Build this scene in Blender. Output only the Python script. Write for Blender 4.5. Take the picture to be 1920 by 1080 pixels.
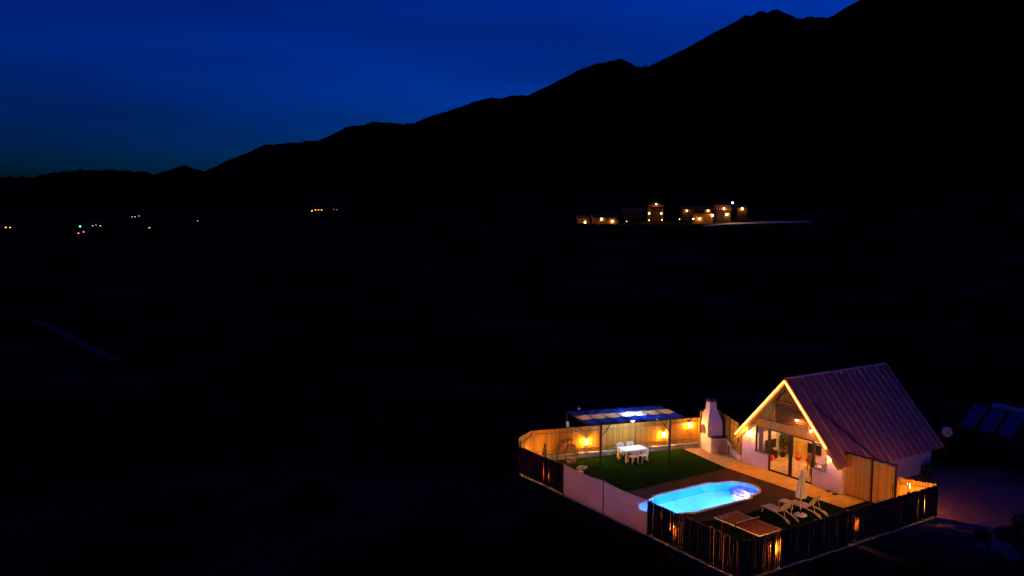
import bpy, bmesh, math, random
import numpy as np
from mathutils import Vector, Matrix, noise

random.seed(7)
RNG = np.random.default_rng(7)
scene = bpy.context.scene
C = scene.collection
for o in list(bpy.data.objects):
    bpy.data.objects.remove(o)

# ------------------------------------------------------------------ camera
CAM = Vector((-33.0, -33.0, 15.3))
RIGHT = Vector((0.84195, -0.53952, 0.00589))
DOWN = Vector((-0.04369, -0.07906, -0.99591))
FWD = Vector((0.53778, 0.83825, -0.09014))
FPX = 1582.77
cd = bpy.data.cameras.new('camera')
cam = bpy.data.objects.new('camera', cd)
C.objects.link(cam)
cd.sensor_fit = 'HORIZONTAL'
cd.sensor_width = 36.0
cd.lens = FPX / 1920 * 36.0
cd.clip_start = 0.5
cd.clip_end = 30000
mw = Matrix((RIGHT, -DOWN, -FWD)).transposed().to_4x4()
mw.translation = CAM
cam.matrix_world = mw
scene.camera = cam

# ------------------------------------------------------------------ world: late dusk
SUN_EL = math.radians(-1.25)
SUN_AZ_DIR = Vector((0.98, 0.05, 0))       # the afterglow lies behind the mountain
w = bpy.data.worlds.new('World')
scene.world = w
w.use_nodes = True
nt = w.node_tree
nt.nodes.clear()
sky = nt.nodes.new('ShaderNodeTexSky')
sky.sky_type = 'NISHITA'
sky.sun_disc = False
sky.sun_elevation = SUN_EL
sky.sun_rotation = math.atan2(SUN_AZ_DIR.x, SUN_AZ_DIR.y)
sky.altitude = 900
sky.air_density = 1.0
sky.dust_density = 0.0
sky.ozone_density = 8.0
tc = nt.nodes.new('ShaderNodeTexCoord')
mp = nt.nodes.new('ShaderNodeMapping')
mp.inputs['Scale'].default_value = (1.0, 1.0, 7.0)
mp.inputs['Location'].default_value = (0.4, 2.3, 0.0)
ns = nt.nodes.new('ShaderNodeTexNoise')
ns.inputs['Scale'].default_value = 1.7
ns.inputs['Detail'].default_value = 2.5
ns.inputs['Roughness'].default_value = 0.5
rp = nt.nodes.new('ShaderNodeMapRange')
rp.inputs[1].default_value = 0.35
rp.inputs[2].default_value = 0.68
rp.inputs[3].default_value = 1.2
rp.inputs[4].default_value = 0.68
mul = nt.nodes.new('ShaderNodeMix')
mul.data_type = 'RGBA'
mul.blend_type = 'MULTIPLY'
mul.inputs[0].default_value = 1.0
mul2 = nt.nodes.new('ShaderNodeMix')
mul2.data_type = 'RGBA'
mul2.blend_type = 'MULTIPLY'
mul2.inputs[0].default_value = 1.0
mul2.inputs[7].default_value = (0.01, 0.83, 1.0, 1)      # the deep blue of the long exposure's white balance
bg = nt.nodes.new('ShaderNodeBackground')
bg.inputs[1].default_value = 0.15
wo = nt.nodes.new('ShaderNodeOutputWorld')
L = nt.links.new
L(tc.outputs['Generated'], mp.inputs[0])
L(mp.outputs[0], ns.inputs[0])
L(ns.outputs[0], rp.inputs[0])
L(sky.outputs[0], mul.inputs[6])
L(rp.outputs[0], mul.inputs[7])
L(mul.outputs[2], mul2.inputs[6])
L(mul2.outputs[2], bg.inputs[0])
L(bg.outputs[0], wo.inputs[0])

# faint last skylight from the side of the afterglow
sd = bpy.data.lights.new('sun', 'SUN')
sd.energy = 0.001
sd.angle = math.radians(20)
sd.color = (0.25, 0.4, 1.0)
sun = bpy.data.objects.new('sun', sd)
sun.rotation_euler = Vector((-0.6, 0.5, -0.6)).to_track_quat('-Z', 'Y').to_euler()
C.objects.link(sun)

vs = scene.view_settings
vs.view_transform = 'Standard'
vs.look = 'None'
vs.exposure = 2.25          # a long night exposure
vs.gamma = 1.0
vs.use_curve_mapping = False
scene.render.engine = 'CYCLES'
cy = scene.cycles
cy.use_denoising = True
cy.max_bounces = 10
cy.diffuse_bounces = 4
cy.transmission_bounces = 6
cy.transparent_max_bounces = 16
cy.sample_clamp_indirect = 12.0
cy.use_light_tree = True

# ------------------------------------------------------------------ helpers
def mat(name, col, rough=0.7, metal=0.0, var=0.15, scale=6.0, stretch=(1, 1, 1), bump=0.0, bscale=40.0,
        spec=0.3, rand=0.0, col2=None, lo=0.35, hi=0.65):
    m = bpy.data.materials.new(name)
    m.use_nodes = True
    t = m.node_tree
    b = t.nodes['Principled BSDF']
    b.inputs['Roughness'].default_value = rough
    b.inputs['Metallic'].default_value = metal
    b.inputs['Specular IOR Level'].default_value = spec
    tcn = t.nodes.new('ShaderNodeTexCoord')
    mpn = t.nodes.new('ShaderNodeMapping')
    mpn.inputs['Scale'].default_value = stretch
    n = t.nodes.new('ShaderNodeTexNoise')
    n.inputs['Scale'].default_value = scale
    n.inputs['Detail'].default_value = 5
    n.inputs['Roughness'].default_value = 0.6
    mr = t.nodes.new('ShaderNodeMapRange')
    mr.inputs[1].default_value = lo
    mr.inputs[2].default_value = hi
    mx = t.nodes.new('ShaderNodeMix')
    mx.data_type = 'RGBA'
    c1 = tuple(c * (1 - var) for c in col)
    c2 = tuple(min(1, c * (1 + var)) for c in col) if col2 is None else col2
    mx.inputs[6].default_value = (*c1, 1)
    mx.inputs[7].default_value = (*c2, 1)
    lk = t.links.new
    lk(tcn.outputs['Object'], mpn.inputs[0])
    lk(mpn.outputs[0], n.inputs[0])
    lk(n.outputs[0], mr.inputs[0])
    lk(mr.outputs[0], mx.inputs[0])
    out = mx.outputs[2]
    if rand > 0:
        oi = t.nodes.new('ShaderNodeObjectInfo')
        r2 = t.nodes.new('ShaderNodeMapRange')
        r2.inputs[3].default_value = 1 - rand
        r2.inputs[4].default_value = 1 + rand
        m2 = t.nodes.new('ShaderNodeMix')
        m2.data_type = 'RGBA'
        m2.blend_type = 'MULTIPLY'
        m2.inputs[0].default_value = 1
        lk(oi.outputs['Random'], r2.inputs[0])
        lk(out, m2.inputs[6])
        lk(r2.outputs[0], m2.inputs[7])
        out = m2.outputs[2]
    lk(out, b.inputs['Base Color'])
    if bump > 0:
        n2 = t.nodes.new('ShaderNodeTexNoise')
        n2.inputs['Scale'].default_value = bscale
        n2.inputs['Detail'].default_value = 4
        bp = t.nodes.new('ShaderNodeBump')
        bp.inputs['Strength'].default_value = bump
        bp.inputs['Distance'].default_value = 0.02
        lk(mpn.outputs[0], n2.inputs[0])
        lk(n2.outputs[0], bp.inputs['Height'])
        lk(bp.outputs[0], b.inputs['Normal'])
    return m


def emit(name, col, strength):
    m = bpy.data.materials.new(name)
    m.use_nodes = True
    t = m.node_tree
    b = t.nodes['Principled BSDF']
    b.inputs['Base Color'].default_value = (0.8, 0.8, 0.8, 1)
    b.inputs['Emission Color'].default_value = (*col, 1)
    b.inputs['Emission Strength'].default_value = strength
    return m


def cloth(name, col, transp, transl, tint=None):
    """thin woven cloth: some light straight through the weave, some scattered"""
    m = bpy.data.materials.new(name)
    m.use_nodes = True
    t = m.node_tree
    t.nodes.clear()
    o = t.nodes.new('ShaderNodeOutputMaterial')
    d = t.nodes.new('ShaderNodeBsdfDiffuse')
    tl = t.nodes.new('ShaderNodeBsdfTranslucent')
    tr = t.nodes.new('ShaderNodeBsdfTransparent')
    tcn = t.nodes.new('ShaderNodeTexCoord')
    n = t.nodes.new('ShaderNodeTexNoise')
    n.inputs['Scale'].default_value = 1.3
    n.inputs['Detail'].default_value = 6
    mx = t.nodes.new('ShaderNodeMix')
    mx.data_type = 'RGBA'
    mx.inputs[6].default_value = (*[c * 0.72 for c in col], 1)
    mx.inputs[7].default_value = (*[min(1, c * 1.15) for c in col], 1)
    tr.inputs[0].default_value = (*(tint or col), 1)
    a = t.nodes.new('ShaderNodeMixShader')
    b = t.nodes.new('ShaderNodeMixShader')
    a.inputs[0].default_value = transl
    b.inputs[0].default_value = transp
    lk = t.links.new
    lk(tcn.outputs['Object'], n.inputs[0])
    lk(n.outputs[0], mx.inputs[0])
    lk(mx.outputs[2], d.inputs[0])
    lk(mx.outputs[2], tl.inputs[0])
    lk(d.outputs[0], a.inputs[1])
    lk(tl.outputs[0], a.inputs[2])
    lk(a.outputs[0], b.inputs[1])
    lk(tr.outputs[0], b.inputs[2])
    lk(b.outputs[0], o.inputs[0])
    return m


def schlick(t, f0):
    """reflectance of a thin dielectric sheet, the same from both sides"""
    lw = t.nodes.new('ShaderNodeLayerWeight')
    lw.inputs[0].default_value = 0.5
    pw = t.nodes.new('ShaderNodeMath')
    pw.operation = 'POWER'
    pw.inputs[1].default_value = 5.0
    ma = t.nodes.new('ShaderNodeMath')
    ma.operation = 'MULTIPLY_ADD'
    ma.inputs[1].default_value = 1 - f0
    ma.inputs[2].default_value = f0
    t.links.new(lw.outputs['Facing'], pw.inputs[0])
    t.links.new(pw.outputs[0], ma.inputs[0])
    return lw, ma.outputs[0]


def glass(name, tint=(0.95, 0.97, 0.97), refl=1.5):
    m = bpy.data.materials.new(name)
    m.use_nodes = True
    t = m.node_tree
    t.nodes.clear()
    o = t.nodes.new('ShaderNodeOutputMaterial')
    tr = t.nodes.new('ShaderNodeBsdfTransparent')
    tr.inputs[0].default_value = (*tint, 1)
    gl = t.nodes.new('ShaderNodeBsdfGlossy')
    gl.inputs['Roughness'].default_value = 0.01
    mx = t.nodes.new('ShaderNodeMixShader')
    lk = t.links.new
    lk(schlick(t, 0.045)[1], mx.inputs[0])
    lk(tr.outputs[0], mx.inputs[1])
    lk(gl.outputs[0], mx.inputs[2])
    lk(mx.outputs[0], o.inputs[0])
    return m


class MB:
    def __init__(self):
        self.v = []
        self.f = []

    def add(self, vs_, fs_):
        k = len(self.v)
        self.v += [tuple(p) for p in vs_]
        self.f += [tuple(i + k for i in f) for f in fs_]
        return self

    def box(self, c, s, rz=0.0, rot=None):
        hx, hy, hz = s[0] / 2, s[1] / 2, s[2] / 2
        R_ = rot if rot is not None else Matrix.Rotation(rz, 3, 'Z')
        c = Vector(c)
        vs_ = [c + R_ @ Vector((x * hx, y * hy, z * hz)) for x in (-1, 1) for y in (-1, 1) for z in (-1, 1)]
        return self.add(vs_, [(0, 1, 3, 2), (4, 6, 7, 5), (0, 4, 5, 1), (2, 3, 7, 6), (0, 2, 6, 4), (1, 5, 7, 3)])

    def tube(self, pts, r, n=8, caps=True, closed=False):
        pts = [Vector(p) for p in pts]
        rr = r if isinstance(r, (list, tuple)) else [r] * len(pts)
        k = len(self.v)
        up = None
        for i, p in enumerate(pts):
            a = pts[(i - 1) % len(pts)] if (i > 0 or closed) else p
            b = pts[(i + 1) % len(pts)] if (i < len(pts) - 1 or closed) else p
            t = (b - a).normalized()
            if up is None:
                up = Vector((0, 0, 1)) if abs(t.z) < 0.9 else Vector((1, 0, 0))
            s = t.cross(up).normalized()
            up = s.cross(t).normalized()
            for j in range(n):
                an = 2 * math.pi * j / n
                self.v.append(tuple(p + rr[i] * (math.cos(an) * s + math.sin(an) * up)))
        m = len(pts)
        for i in range(m if closed else m - 1):
            for j in range(n):
                a = k + i * n + j
                b = k + i * n + (j + 1) % n
                i2 = (i + 1) % m
                self.f.append((a, b, k + i2 * n + (j + 1) % n, k + i2 * n + j))
        if caps and not closed:
            self.f.append(tuple(k + j for j in range(n))[::-1])
            self.f.append(tuple(k + (m - 1) * n + j for j in range(n)))
        return self

    def lathe(self, prof, n=16, c=(0, 0, 0)):
        k = len(self.v)
        for r, z in prof:
            for j in range(n):
                a = 2 * math.pi * j / n
                self.v.append((c[0] + r * math.cos(a), c[1] + r * math.sin(a), c[2] + z))
        for i in range(len(prof) - 1):
            for j in range(n):
                self.f.append((k + i * n + j, k + i * n + (j + 1) % n, k + (i + 1) * n + (j + 1) % n, k + (i + 1) * n + j))
        self.f.append(tuple(k + j for j in range(n))[::-1])
        self.f.append(tuple(k + (len(prof) - 1) * n + j for j in range(n)))
        return self

    def prism(self, poly, z0, z1):
        n = len(poly)
        vs_ = [(x, y, z0) for x, y in poly] + [(x, y, z1) for x, y in poly]
        fs_ = [tuple(range(n))[::-1], tuple(range(n, 2 * n))] + [(i, (i + 1) % n, n + (i + 1) % n, n + i) for i in range(n)]
        return self.add(vs_, fs_)

    def mesh(self, name, smooth=False):
        me = bpy.data.meshes.new(name)
        me.from_pydata(self.v, [], self.f)
        bm = bmesh.new()
        bm.from_mesh(me)
        bmesh.ops.recalc_face_normals(bm, faces=bm.faces)
        bm.to_mesh(me)
        bm.free()
        if smooth:
            me.polygons.foreach_set('use_smooth', [True] * len(me.polygons))
        me.update()
        return me

    def build(self, name, m, parent=None, loc=(0, 0, 0), rz=0.0, smooth=False, bevel=0.0):
        me = self.mesh(name, smooth)
        if m:
            me.materials.append(m)
        return link(name, me, parent, loc, rz, bevel)


def link(name, me, parent=None, loc=(0, 0, 0), rz=0.0, bevel=0.0):
    o = bpy.data.objects.new(name, me)
    C.objects.link(o)
    o.location = loc
    o.rotation_euler = (0, 0, rz)
    if parent:
        o.parent = parent
    if bevel > 0:
        b = o.modifiers.new('bevel', 'BEVEL')
        b.width = bevel
        b.segments = 2
        b.limit_method = 'ANGLE'
    return o


def tag(o, label=None, cat=None, group=None, kind=None):
    if label:
        o['label'] = label
    if cat:
        o['category'] = cat
    if group:
        o['group'] = group
    if kind:
        o['kind'] = kind
    return o


def thing(name, label, cat, loc=(0, 0, 0), rz=0.0, group=None):
    o = bpy.data.objects.new(name, None)
    C.objects.link(o)
    o.empty_display_size = 0.2
    o.location = loc
    o.rotation_euler = (0, 0, rz)
    return tag(o, label, cat, group)


def dup(root, loc, rz, label):
    r = root.copy()
    C.objects.link(r)
    r.location = loc
    r.rotation_euler = (0, 0, rz)
    r['label'] = label
    for ch in list(root.children):
        c = ch.copy()
        C.objects.link(c)
        c.parent = r
        for g in list(ch.children):
            d = g.copy()
            C.objects.link(d)
            d.parent = c
    return r


def at(px, py, depth):
    """world point seen at a photo pixel (1920 wide) at a depth in metres"""
    depth = float(depth)
    return CAM + depth * (FWD + (px - 960) / FPX * RIGHT + (py - 540) / FPX * DOWN)


# ------------------------------------------------------------------ materials
WOOD = mat('fence_wood', (0.54, 0.275, 0.04), 0.65, var=0.28, scale=3, stretch=(14, 14, 0.8), bump=0.25, bscale=12, rand=0.22)
WOOD_DK = mat('rail_wood', (0.33, 0.19, 0.07), 0.7, var=0.25, scale=4, stretch=(2, 2, 2))
CLAD = mat('cladding_wood', (0.48, 0.22, 0.03), 0.55, var=0.25, scale=3, stretch=(10, 10, 0.8), rand=0.12)
LOUV = mat('louver_wood', (0.34, 0.15, 0.07), 0.6, var=0.25, scale=4, stretch=(1, 1, 8), rand=0.15)
PLASTER = mat('white_plaster', (0.69, 0.57, 0.72), 0.85, var=0.06, scale=2.5, bump=0.15, bscale=30)
CONC = mat('kerb_concrete', (0.30, 0.25, 0.21), 0.9, var=0.2, scale=5, bump=0.3)
STONE = mat('fence_base_stone', (0.40, 0.36, 0.33), 0.85, var=0.3, scale=5, bump=0.5, bscale=14, rand=0.35)
MORTAR = mat('mortar', (0.30, 0.27, 0.25), 0.9, var=0.15)
LAWN = mat('lawn_grass', (0.011, 0.030, 0.003), 0.95, var=0.45, scale=9, bump=0.9, bscale=120, spec=0.0)
TURF = mat('worn_turf', (0.009, 0.018, 0.0015), 0.95, var=0.4, scale=7, bump=0.9, bscale=120, spec=0.0)
PATIO = mat('patio_concrete', (0.46, 0.25, 0.06), 0.75, var=0.16, scale=1.3, bump=0.1, bscale=25)
PATH = mat('path_paving', (0.36, 0.25, 0.20), 0.8, var=0.2, scale=2.5, bump=0.2, bscale=20)
DECK = mat('deck_boards', (0.045, 0.018, 0.018), 0.85, var=0.35, scale=2.2, stretch=(0.7, 9, 1), bump=0.3, bscale=9, spec=0.06)
METAL_DK = mat('dark_steel', (0.035, 0.032, 0.035), 0.45, metal=0.6, var=0.1)
BLACK = mat('black_plastic', (0.015, 0.015, 0.017), 0.4, var=0.1)
WHITE_P = mat('white_plastic', (0.80, 0.79, 0.77), 0.45, var=0.04, spec=0.4)
ROOF = mat('roof_sheet_metal', (0.44, 0.17, 0.19), 0.6, metal=0.0, var=0.12, scale=1.2, rand=0.06, spec=0.2)
SEAM = mat('roof_seam_metal', (0.85, 0.48, 0.44), 0.5, metal=0.0, var=0.1, spec=0.45)
FRAME = mat('door_frame', (0.035, 0.022, 0.018), 0.4, var=0.1)
GLASS = glass('window_glass')
WARM = emit('warm_lamp_glass', (1.0, 0.40, 0.035), 78)
WARM_S = emit('warm_spot_glass', (1.0, 0.50, 0.15), 25)
WHITE_L = emit('white_bulb_glass', (0.48, 0.70, 1.0), 150)
LED = emit('led_strip_light', (1.0, 0.22, 0.02), 7.0)
SCREEN = cloth('screen_cloth', (0.72, 0.36, 0.40), 0.30, 0.66, (0.9, 0.9, 0.9))
SHADE_W = cloth('white_shade_cloth', (0.74, 0.70, 0.68), 0.10, 0.55)
SHADE_B = cloth('blue_shade_cloth', (0.03, 0.09, 0.85), 0.22, 0.55, (0.05, 0.14, 0.95))
LINER = mat('pool_liner', (0.03, 0.27, 0.75), 0.5, var=0.05, scale=2)
LINER_B = mat('pool_step_liner', (0.03, 0.27, 0.75), 0.5, var=0.05, scale=2)
COPING = mat('pool_coping', (0.52, 0.42, 0.38), 0.7, var=0.12, scale=4)
FOLIAGE = mat('foliage', (0.035, 0.045, 0.014), 0.8, var=0.45, scale=5, spec=0.15)
FOLIAGE_G = mat('garden_foliage', (0.05, 0.09, 0.025), 0.8, var=0.4, scale=8, spec=0.15)
BARK = mat('bark', (0.07, 0.05, 0.035), 0.9, var=0.3)
ROCK = mat('field_rock', (0.32, 0.19, 0.18), 0.9, var=0.3, scale=3, bump=0.5, bscale=8, rand=0.2)

# ------------------------------------------------------------------ terrain
RIDGE = [(-420, 300, 3300), (-200, 318, 3300), (-60, 330, 3300), (0, 330, 3300), (60, 328, 3300), (120, 318, 3300), (200, 315, 3200), (270, 319, 3000)]
RIDGE2 = [(250, 345, 2500), (305, 321, 2400), (345, 307, 2350), (385, 320, 2300), (430, 300, 2200), (500, 270, 2100), (540, 265, 2000), (615, 261, 1900),
          (660, 233, 1800), (700, 227, 1750), (780, 230, 1650), (830, 210, 1550), (870, 195, 1480), (900, 185, 1420),
          (960, 175, 1330), (1003, 173, 1280), (1060, 143, 1200), (1120, 117, 1130), (1160, 110, 1090), (1185, 122, 1065),
          (1235, 122, 1010), (1260, 105, 985), (1320, 80, 930), (1370, 45, 890), (1400, 28, 865), (1455, 14, 830),
          (1500, 26, 800), (1540, 22, 780), (1600, 23, 750), (1625, 10, 740), (1640, 0, 735), (1700, -45, 720),
          (1800, -70, 700), (1950, -95, 680), (2200, -80, 660), (2600, -40, 640), (3300, 20, 640), (5000, 120, 700)]


def densify(r, step):
    out = []
    for (a, b) in zip(r[:-1], r[1:]):
        pa, pb = at(*a), at(*b)
        n = max(2, int((pb - pa).length / step))
        for i in range(n):
            out.append(pa.lerp(pb, i / n))
    out.append(at(*r[-1]))
    return np.array([tuple(p) for p in out])


RP = np.vstack([densify(RIDGE, 40), densify(RIDGE2, 14)])
FH = np.array([FWD.x, FWD.y]) / math.hypot(FWD.x, FWD.y)
RH = np.array([FH[1], -FH[0]])


def sstep(a, b, x):
    t = np.clip((x - a) / (b - a), 0, 1)
    return t * t * (3 - 2 * t)


def height(x, y):
    x = np.asarray(x, float)
    y = np.asarray(y, float)
    rx, ry = x - CAM.x, y - CAM.y
    dep = rx * FH[0] + ry * FH[1]
    lat = rx * RH[0] + ry * RH[1]
    h = np.zeros_like(x)
    if x.size < 64:
        dd_ = np.hypot(x.ravel()[:, None] - RP[:, 0], y.ravel()[:, None] - RP[:, 1])
        t = np.clip(1 - dd_ / (np.maximum(RP[:, 2], 20) * 2.3), 0, 1)
        h = np.where(RP[:, 2] < 20, 0, RP[:, 2] * t ** 1.25).max(1).reshape(x.shape)
    for i in range(0, len(RP) if x.size >= 64 else 0, 1):
        px_, py_, pz_ = RP[i]
        if pz_ < 20:
            continue
        d = np.hypot(x - px_, y - py_)
        t = np.clip(1 - d / (pz_ * 2.3), 0, 1)
        h = np.maximum(h, pz_ * t ** 1.25)
    ramp = 10.9 * sstep(110, 292, dep) + 9.0 * sstep(285, 420, dep)
    ramp *= sstep(-60, 20, lat * 300 / np.maximum(dep, 60))
    r = np.hypot(x, y)
    out = np.maximum(h, ramp) - 0.05
    inside = (x > -5.1) & (x < 4.1) & (y > -3.3) & (y < 0.9)
    return np.where(inside, -2.2, out), r


def nz(x, y):
    """scalar relief noise, flat by the plot"""
    r = math.hypot(x, y)
    a = min(1.0, max(0.0, (r - 22) / 120))
    v = noise.fractal(Vector((x / 55, y / 55, 0.3)), 1.0, 2.1, 5)
    b = 0.10 * noise.noise(Vector((x / 2.3, y / 2.3, 5.0))) * min(1, max(0, (r - 16) / 8))
    return a * v, b


def ground_z(x, y):
    h, r = height(np.array([x]), np.array([y]))
    v, b = nz(x, y)
    amp = 0.5 + 0.018 * max(0, float(h[0]) - 12)
    return float(h[0]) + v * amp + b


def build_terrain():
    ths = []
    a0 = math.degrees(math.atan2(FWD.y, FWD.x))
    for d in np.arange(0, 360, 3.0):
        rel = (d - a0 + 180) % 360 - 180
        if abs(rel) > 48:
            ths.append(d)
    ths += list(np.arange(a0 - 48, a0 + 48, 0.2))
    ths = np.radians(np.array(sorted(t % 360 for t in ths)))
    rs = np.concatenate([np.arange(2.0, 30, 0.75), np.geomspace(30, 520, 85)[:-1], np.arange(520, 2600, 13.0), np.arange(2600, 4700, 30.0), np.geomspace(4700, 9000, 8)])
    T, Rr = np.meshgrid(ths, rs)
    X = Rr * np.cos(T)
    Y = Rr * np.sin(T)
    Hh, _ = height(X.ravel(), Y.ravel())
    Hh = Hh.reshape(X.shape)
    Z = Hh.copy()
    nr, ntn = X.shape
    for i in range(nr):
        for j in range(ntn):
            if Hh[i, j] < -1:
                continue
            v, b = nz(X[i, j], Y[i, j])
            Z[i, j] += v * (0.5 + 0.018 * max(0, Hh[i, j] - 12)) + b
    verts = np.stack([X, Y, Z], -1).reshape(-1, 3)
    verts = np.vstack([verts, [[0, 0, -2.2]]])
    faces = []
    for i in range(nr - 1):
        for j in range(ntn):
            j2 = (j + 1) % ntn
            faces.append((i * ntn + j, i * ntn + j2, (i + 1) * ntn + j2, (i + 1) * ntn + j)[::-1])
    c = len(verts) - 1
    for j in range(ntn):
        faces.append((c, j, (j + 1) % ntn))
    me = bpy.data.meshes.new('terrain')
    me.from_pydata(verts.tolist(), [], faces)
    me.polygons.foreach_set('use_smooth', [True] * len(me.polygons))
    me.update()
    m = bpy.data.materials.new('soil_and_scrub')
    m.use_nodes = True
    t = m.node_tree
    b = t.nodes['Principled BSDF']
    b.inputs['Roughness'].default_value = 1.0
    b.inputs['Specular IOR Level'].default_value = 0.0
    geo = t.nodes.new('ShaderNodeNewGeometry')
    n1 = t.nodes.new('ShaderNodeTexNoise')
    n1.inputs['Scale'].default_value = 0.05
    n1.inputs['Detail'].default_value = 8
    n1.inputs['Roughness'].default_value = 0.62
    mr = t.nodes.new('ShaderNodeMapRange')
    mr.inputs[1].default_value = 0.52
    mr.inputs[2].default_value = 0.72
    mx = t.nodes.new('ShaderNodeMix')
    mx.data_type = 'RGBA'
    mx.inputs[6].default_value = (0.026, 0.019, 0.012, 1)
    mx.inputs[7].default_value = (0.085, 0.058, 0.066, 1)
    n2 = t.nodes.new('ShaderNodeTexNoise')
    n2.inputs['Scale'].default_value = 1.8
    n2.inputs['Detail'].default_value = 5
    mm = t.nodes.new('ShaderNodeMix')
    mm.data_type = 'RGBA'
    mm.blend_type = 'MULTIPLY'
    mm.inputs[0].default_value = 0.7
    sep = t.nodes.new('ShaderNodeSeparateXYZ')
    mz = t.nodes.new('ShaderNodeMapRange')
    mz.inputs[1].default_value = 14
    mz.inputs[2].default_value = 30
    mf = t.nodes.new('ShaderNodeMix')
    mf.data_type = 'RGBA'
    mf.inputs[7].default_value = (0.012, 0.012, 0.005, 1)       # wooded slopes
    lk = t.links.new
    lk(geo.outputs['Position'], n1.inputs[0])
    lk(geo.outputs['Position'], n2.inputs[0])
    lk(geo.outputs['Position'], sep.inputs[0])
    lk(n1.outputs[0], mr.inputs[0])
    lk(mr.outputs[0], mx.inputs[0])
    lk(mx.outputs[2], mm.inputs[6])
    lk(n2.outputs[1], mm.inputs[7])
    lk(sep.outputs[2], mz.inputs[0])
    lk(mz.outputs[0], mf.inputs[0])
    lk(mm.outputs[2], mf.inputs[6])
    # paler, redder earth outside the gate: the warm glow put into the colour
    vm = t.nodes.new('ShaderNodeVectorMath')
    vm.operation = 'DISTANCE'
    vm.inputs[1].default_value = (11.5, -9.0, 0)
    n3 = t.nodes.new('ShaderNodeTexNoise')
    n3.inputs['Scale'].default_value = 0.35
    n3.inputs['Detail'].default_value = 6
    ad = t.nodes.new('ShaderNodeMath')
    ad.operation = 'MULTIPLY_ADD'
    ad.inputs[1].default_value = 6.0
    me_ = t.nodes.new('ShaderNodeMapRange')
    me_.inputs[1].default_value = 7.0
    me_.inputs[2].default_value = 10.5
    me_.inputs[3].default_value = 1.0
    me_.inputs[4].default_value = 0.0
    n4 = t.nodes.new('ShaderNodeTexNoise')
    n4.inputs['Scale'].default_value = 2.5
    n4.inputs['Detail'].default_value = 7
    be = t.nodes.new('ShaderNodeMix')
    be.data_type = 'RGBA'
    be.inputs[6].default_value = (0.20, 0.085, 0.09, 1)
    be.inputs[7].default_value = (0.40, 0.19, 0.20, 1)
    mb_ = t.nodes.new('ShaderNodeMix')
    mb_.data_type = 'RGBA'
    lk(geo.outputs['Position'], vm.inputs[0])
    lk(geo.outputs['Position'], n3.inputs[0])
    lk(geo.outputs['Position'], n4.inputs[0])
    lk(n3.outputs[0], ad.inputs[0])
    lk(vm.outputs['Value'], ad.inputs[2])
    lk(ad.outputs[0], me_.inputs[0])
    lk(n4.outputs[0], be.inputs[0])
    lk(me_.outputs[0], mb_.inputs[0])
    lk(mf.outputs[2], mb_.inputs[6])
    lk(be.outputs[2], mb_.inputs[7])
    lk(mb_.outputs[2], b.inputs['Base Color'])
    bp = t.nodes.new('ShaderNodeBump')
    bp.inputs['Strength'].default_value = 0.6
    bp.inputs['Distance'].default_value = 0.15
    lk(n2.outputs[0], bp.inputs['Height'])
    lk(bp.outputs[0], b.inputs['Normal'])
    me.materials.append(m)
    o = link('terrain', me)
    tag(o, kind='structure')


build_terrain()

# ------------------------------------------------------------------ plot floor
def arc(cx, cy, rx, ry, a0, a1, n):
    return [(cx + rx * math.cos(math.radians(a0 + (a1 - a0) * i / n)), cy + ry * math.sin(math.radians(a0 + (a1 - a0) * i / n))) for i in range(n + 1)]


# pool outline, counter-clockwise: body with a rounded bay at each end
def pool_outline(g=0.0):
    p = []
    p += arc(1.65, -2.35, 0.35 + g, 0.35 + g, -90, -25, 5)
    p += arc(2.25, -1.25, 1.25 + g, 1.18 + g, -68, 68, 18)
    p += arc(1.65, -0.10, 0.35 + g, 0.35 + g, 25, 90, 5)
    p += arc(-2.35, -0.10, 0.35 + g, 0.35 + g, 90, 155, 5)
    p += arc(-3.30, -1.25, 1.22 + g, 1.12 + g, 108, 252, 18)
    p += arc(-2.35, -2.35, 0.35 + g, 0.35 + g, 205, 270, 5)
    return p


def sheet_with_hole(name, outer, hole, z, m):
    bm = bmesh.new()
    def loop(pts):
        vs_ = [bm.verts.new((x, y, z)) for x, y in pts]
        return [bm.edges.new((vs_[i], vs_[(i + 1) % len(vs_)])) for i in range(len(vs_))]
    e = loop(outer) + (loop(hole) if hole else [])
    bmesh.ops.triangle_fill(bm, edges=e, use_beauty=True, use_dissolve=False)
    for f in bm.faces:
        if f.normal.z < 0:
            f.normal_flip()
    me = bpy.data.meshes.new(name)
    bm.to_mesh(me)
    bm.free()
    me.materials.append(m)
    o = link(name, me)
    return tag(o, kind='structure')


PLOT = [(-6.5, -9.62), (7.7, -9.62), (6.66, -4.9), (6.66, 2.1), (7.9, 5.0), (6.75, 6.05), (-4.55, 9.05), (-6.5, 7.45)]
deck = sheet_with_hole('pool_deck', PLOT, pool_outline(0.10), -0.012, DECK)
lawn = sheet_with_hole('lawn', [(-6.42, 1.68), (4.70, 1.72), (5.42, 6.3), (-4.5, 8.95), (-6.42, 7.4)], None, 0.012, LAWN)
turf = sheet_with_hole('turf_strip', [(-6.42, -9.55), (7.3, -9.55), (6.9, -6.35), (4.66, -6.35), (4.6, -4.28), (-0.2, -4.18), (-2.8, -3.9), (-6.42, -3.9)], None, 0.006, TURF)
patio = sheet_with_hole('patio', [(4.68, -6.34), (6.64, -6.34), (6.64, 2.0), (4.72, 1.85)], None, 0.024, PATIO)
path = sheet_with_hole('garden_path', [(4.73, 1.86), (6.64, 2.01), (7.7, 4.6), (6.6, 6.0), (5.44, 6.28)], None, 0.018, PATH)

# deck board joints near the pool: thin raised battens are too small to see, the material carries the grain

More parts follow.
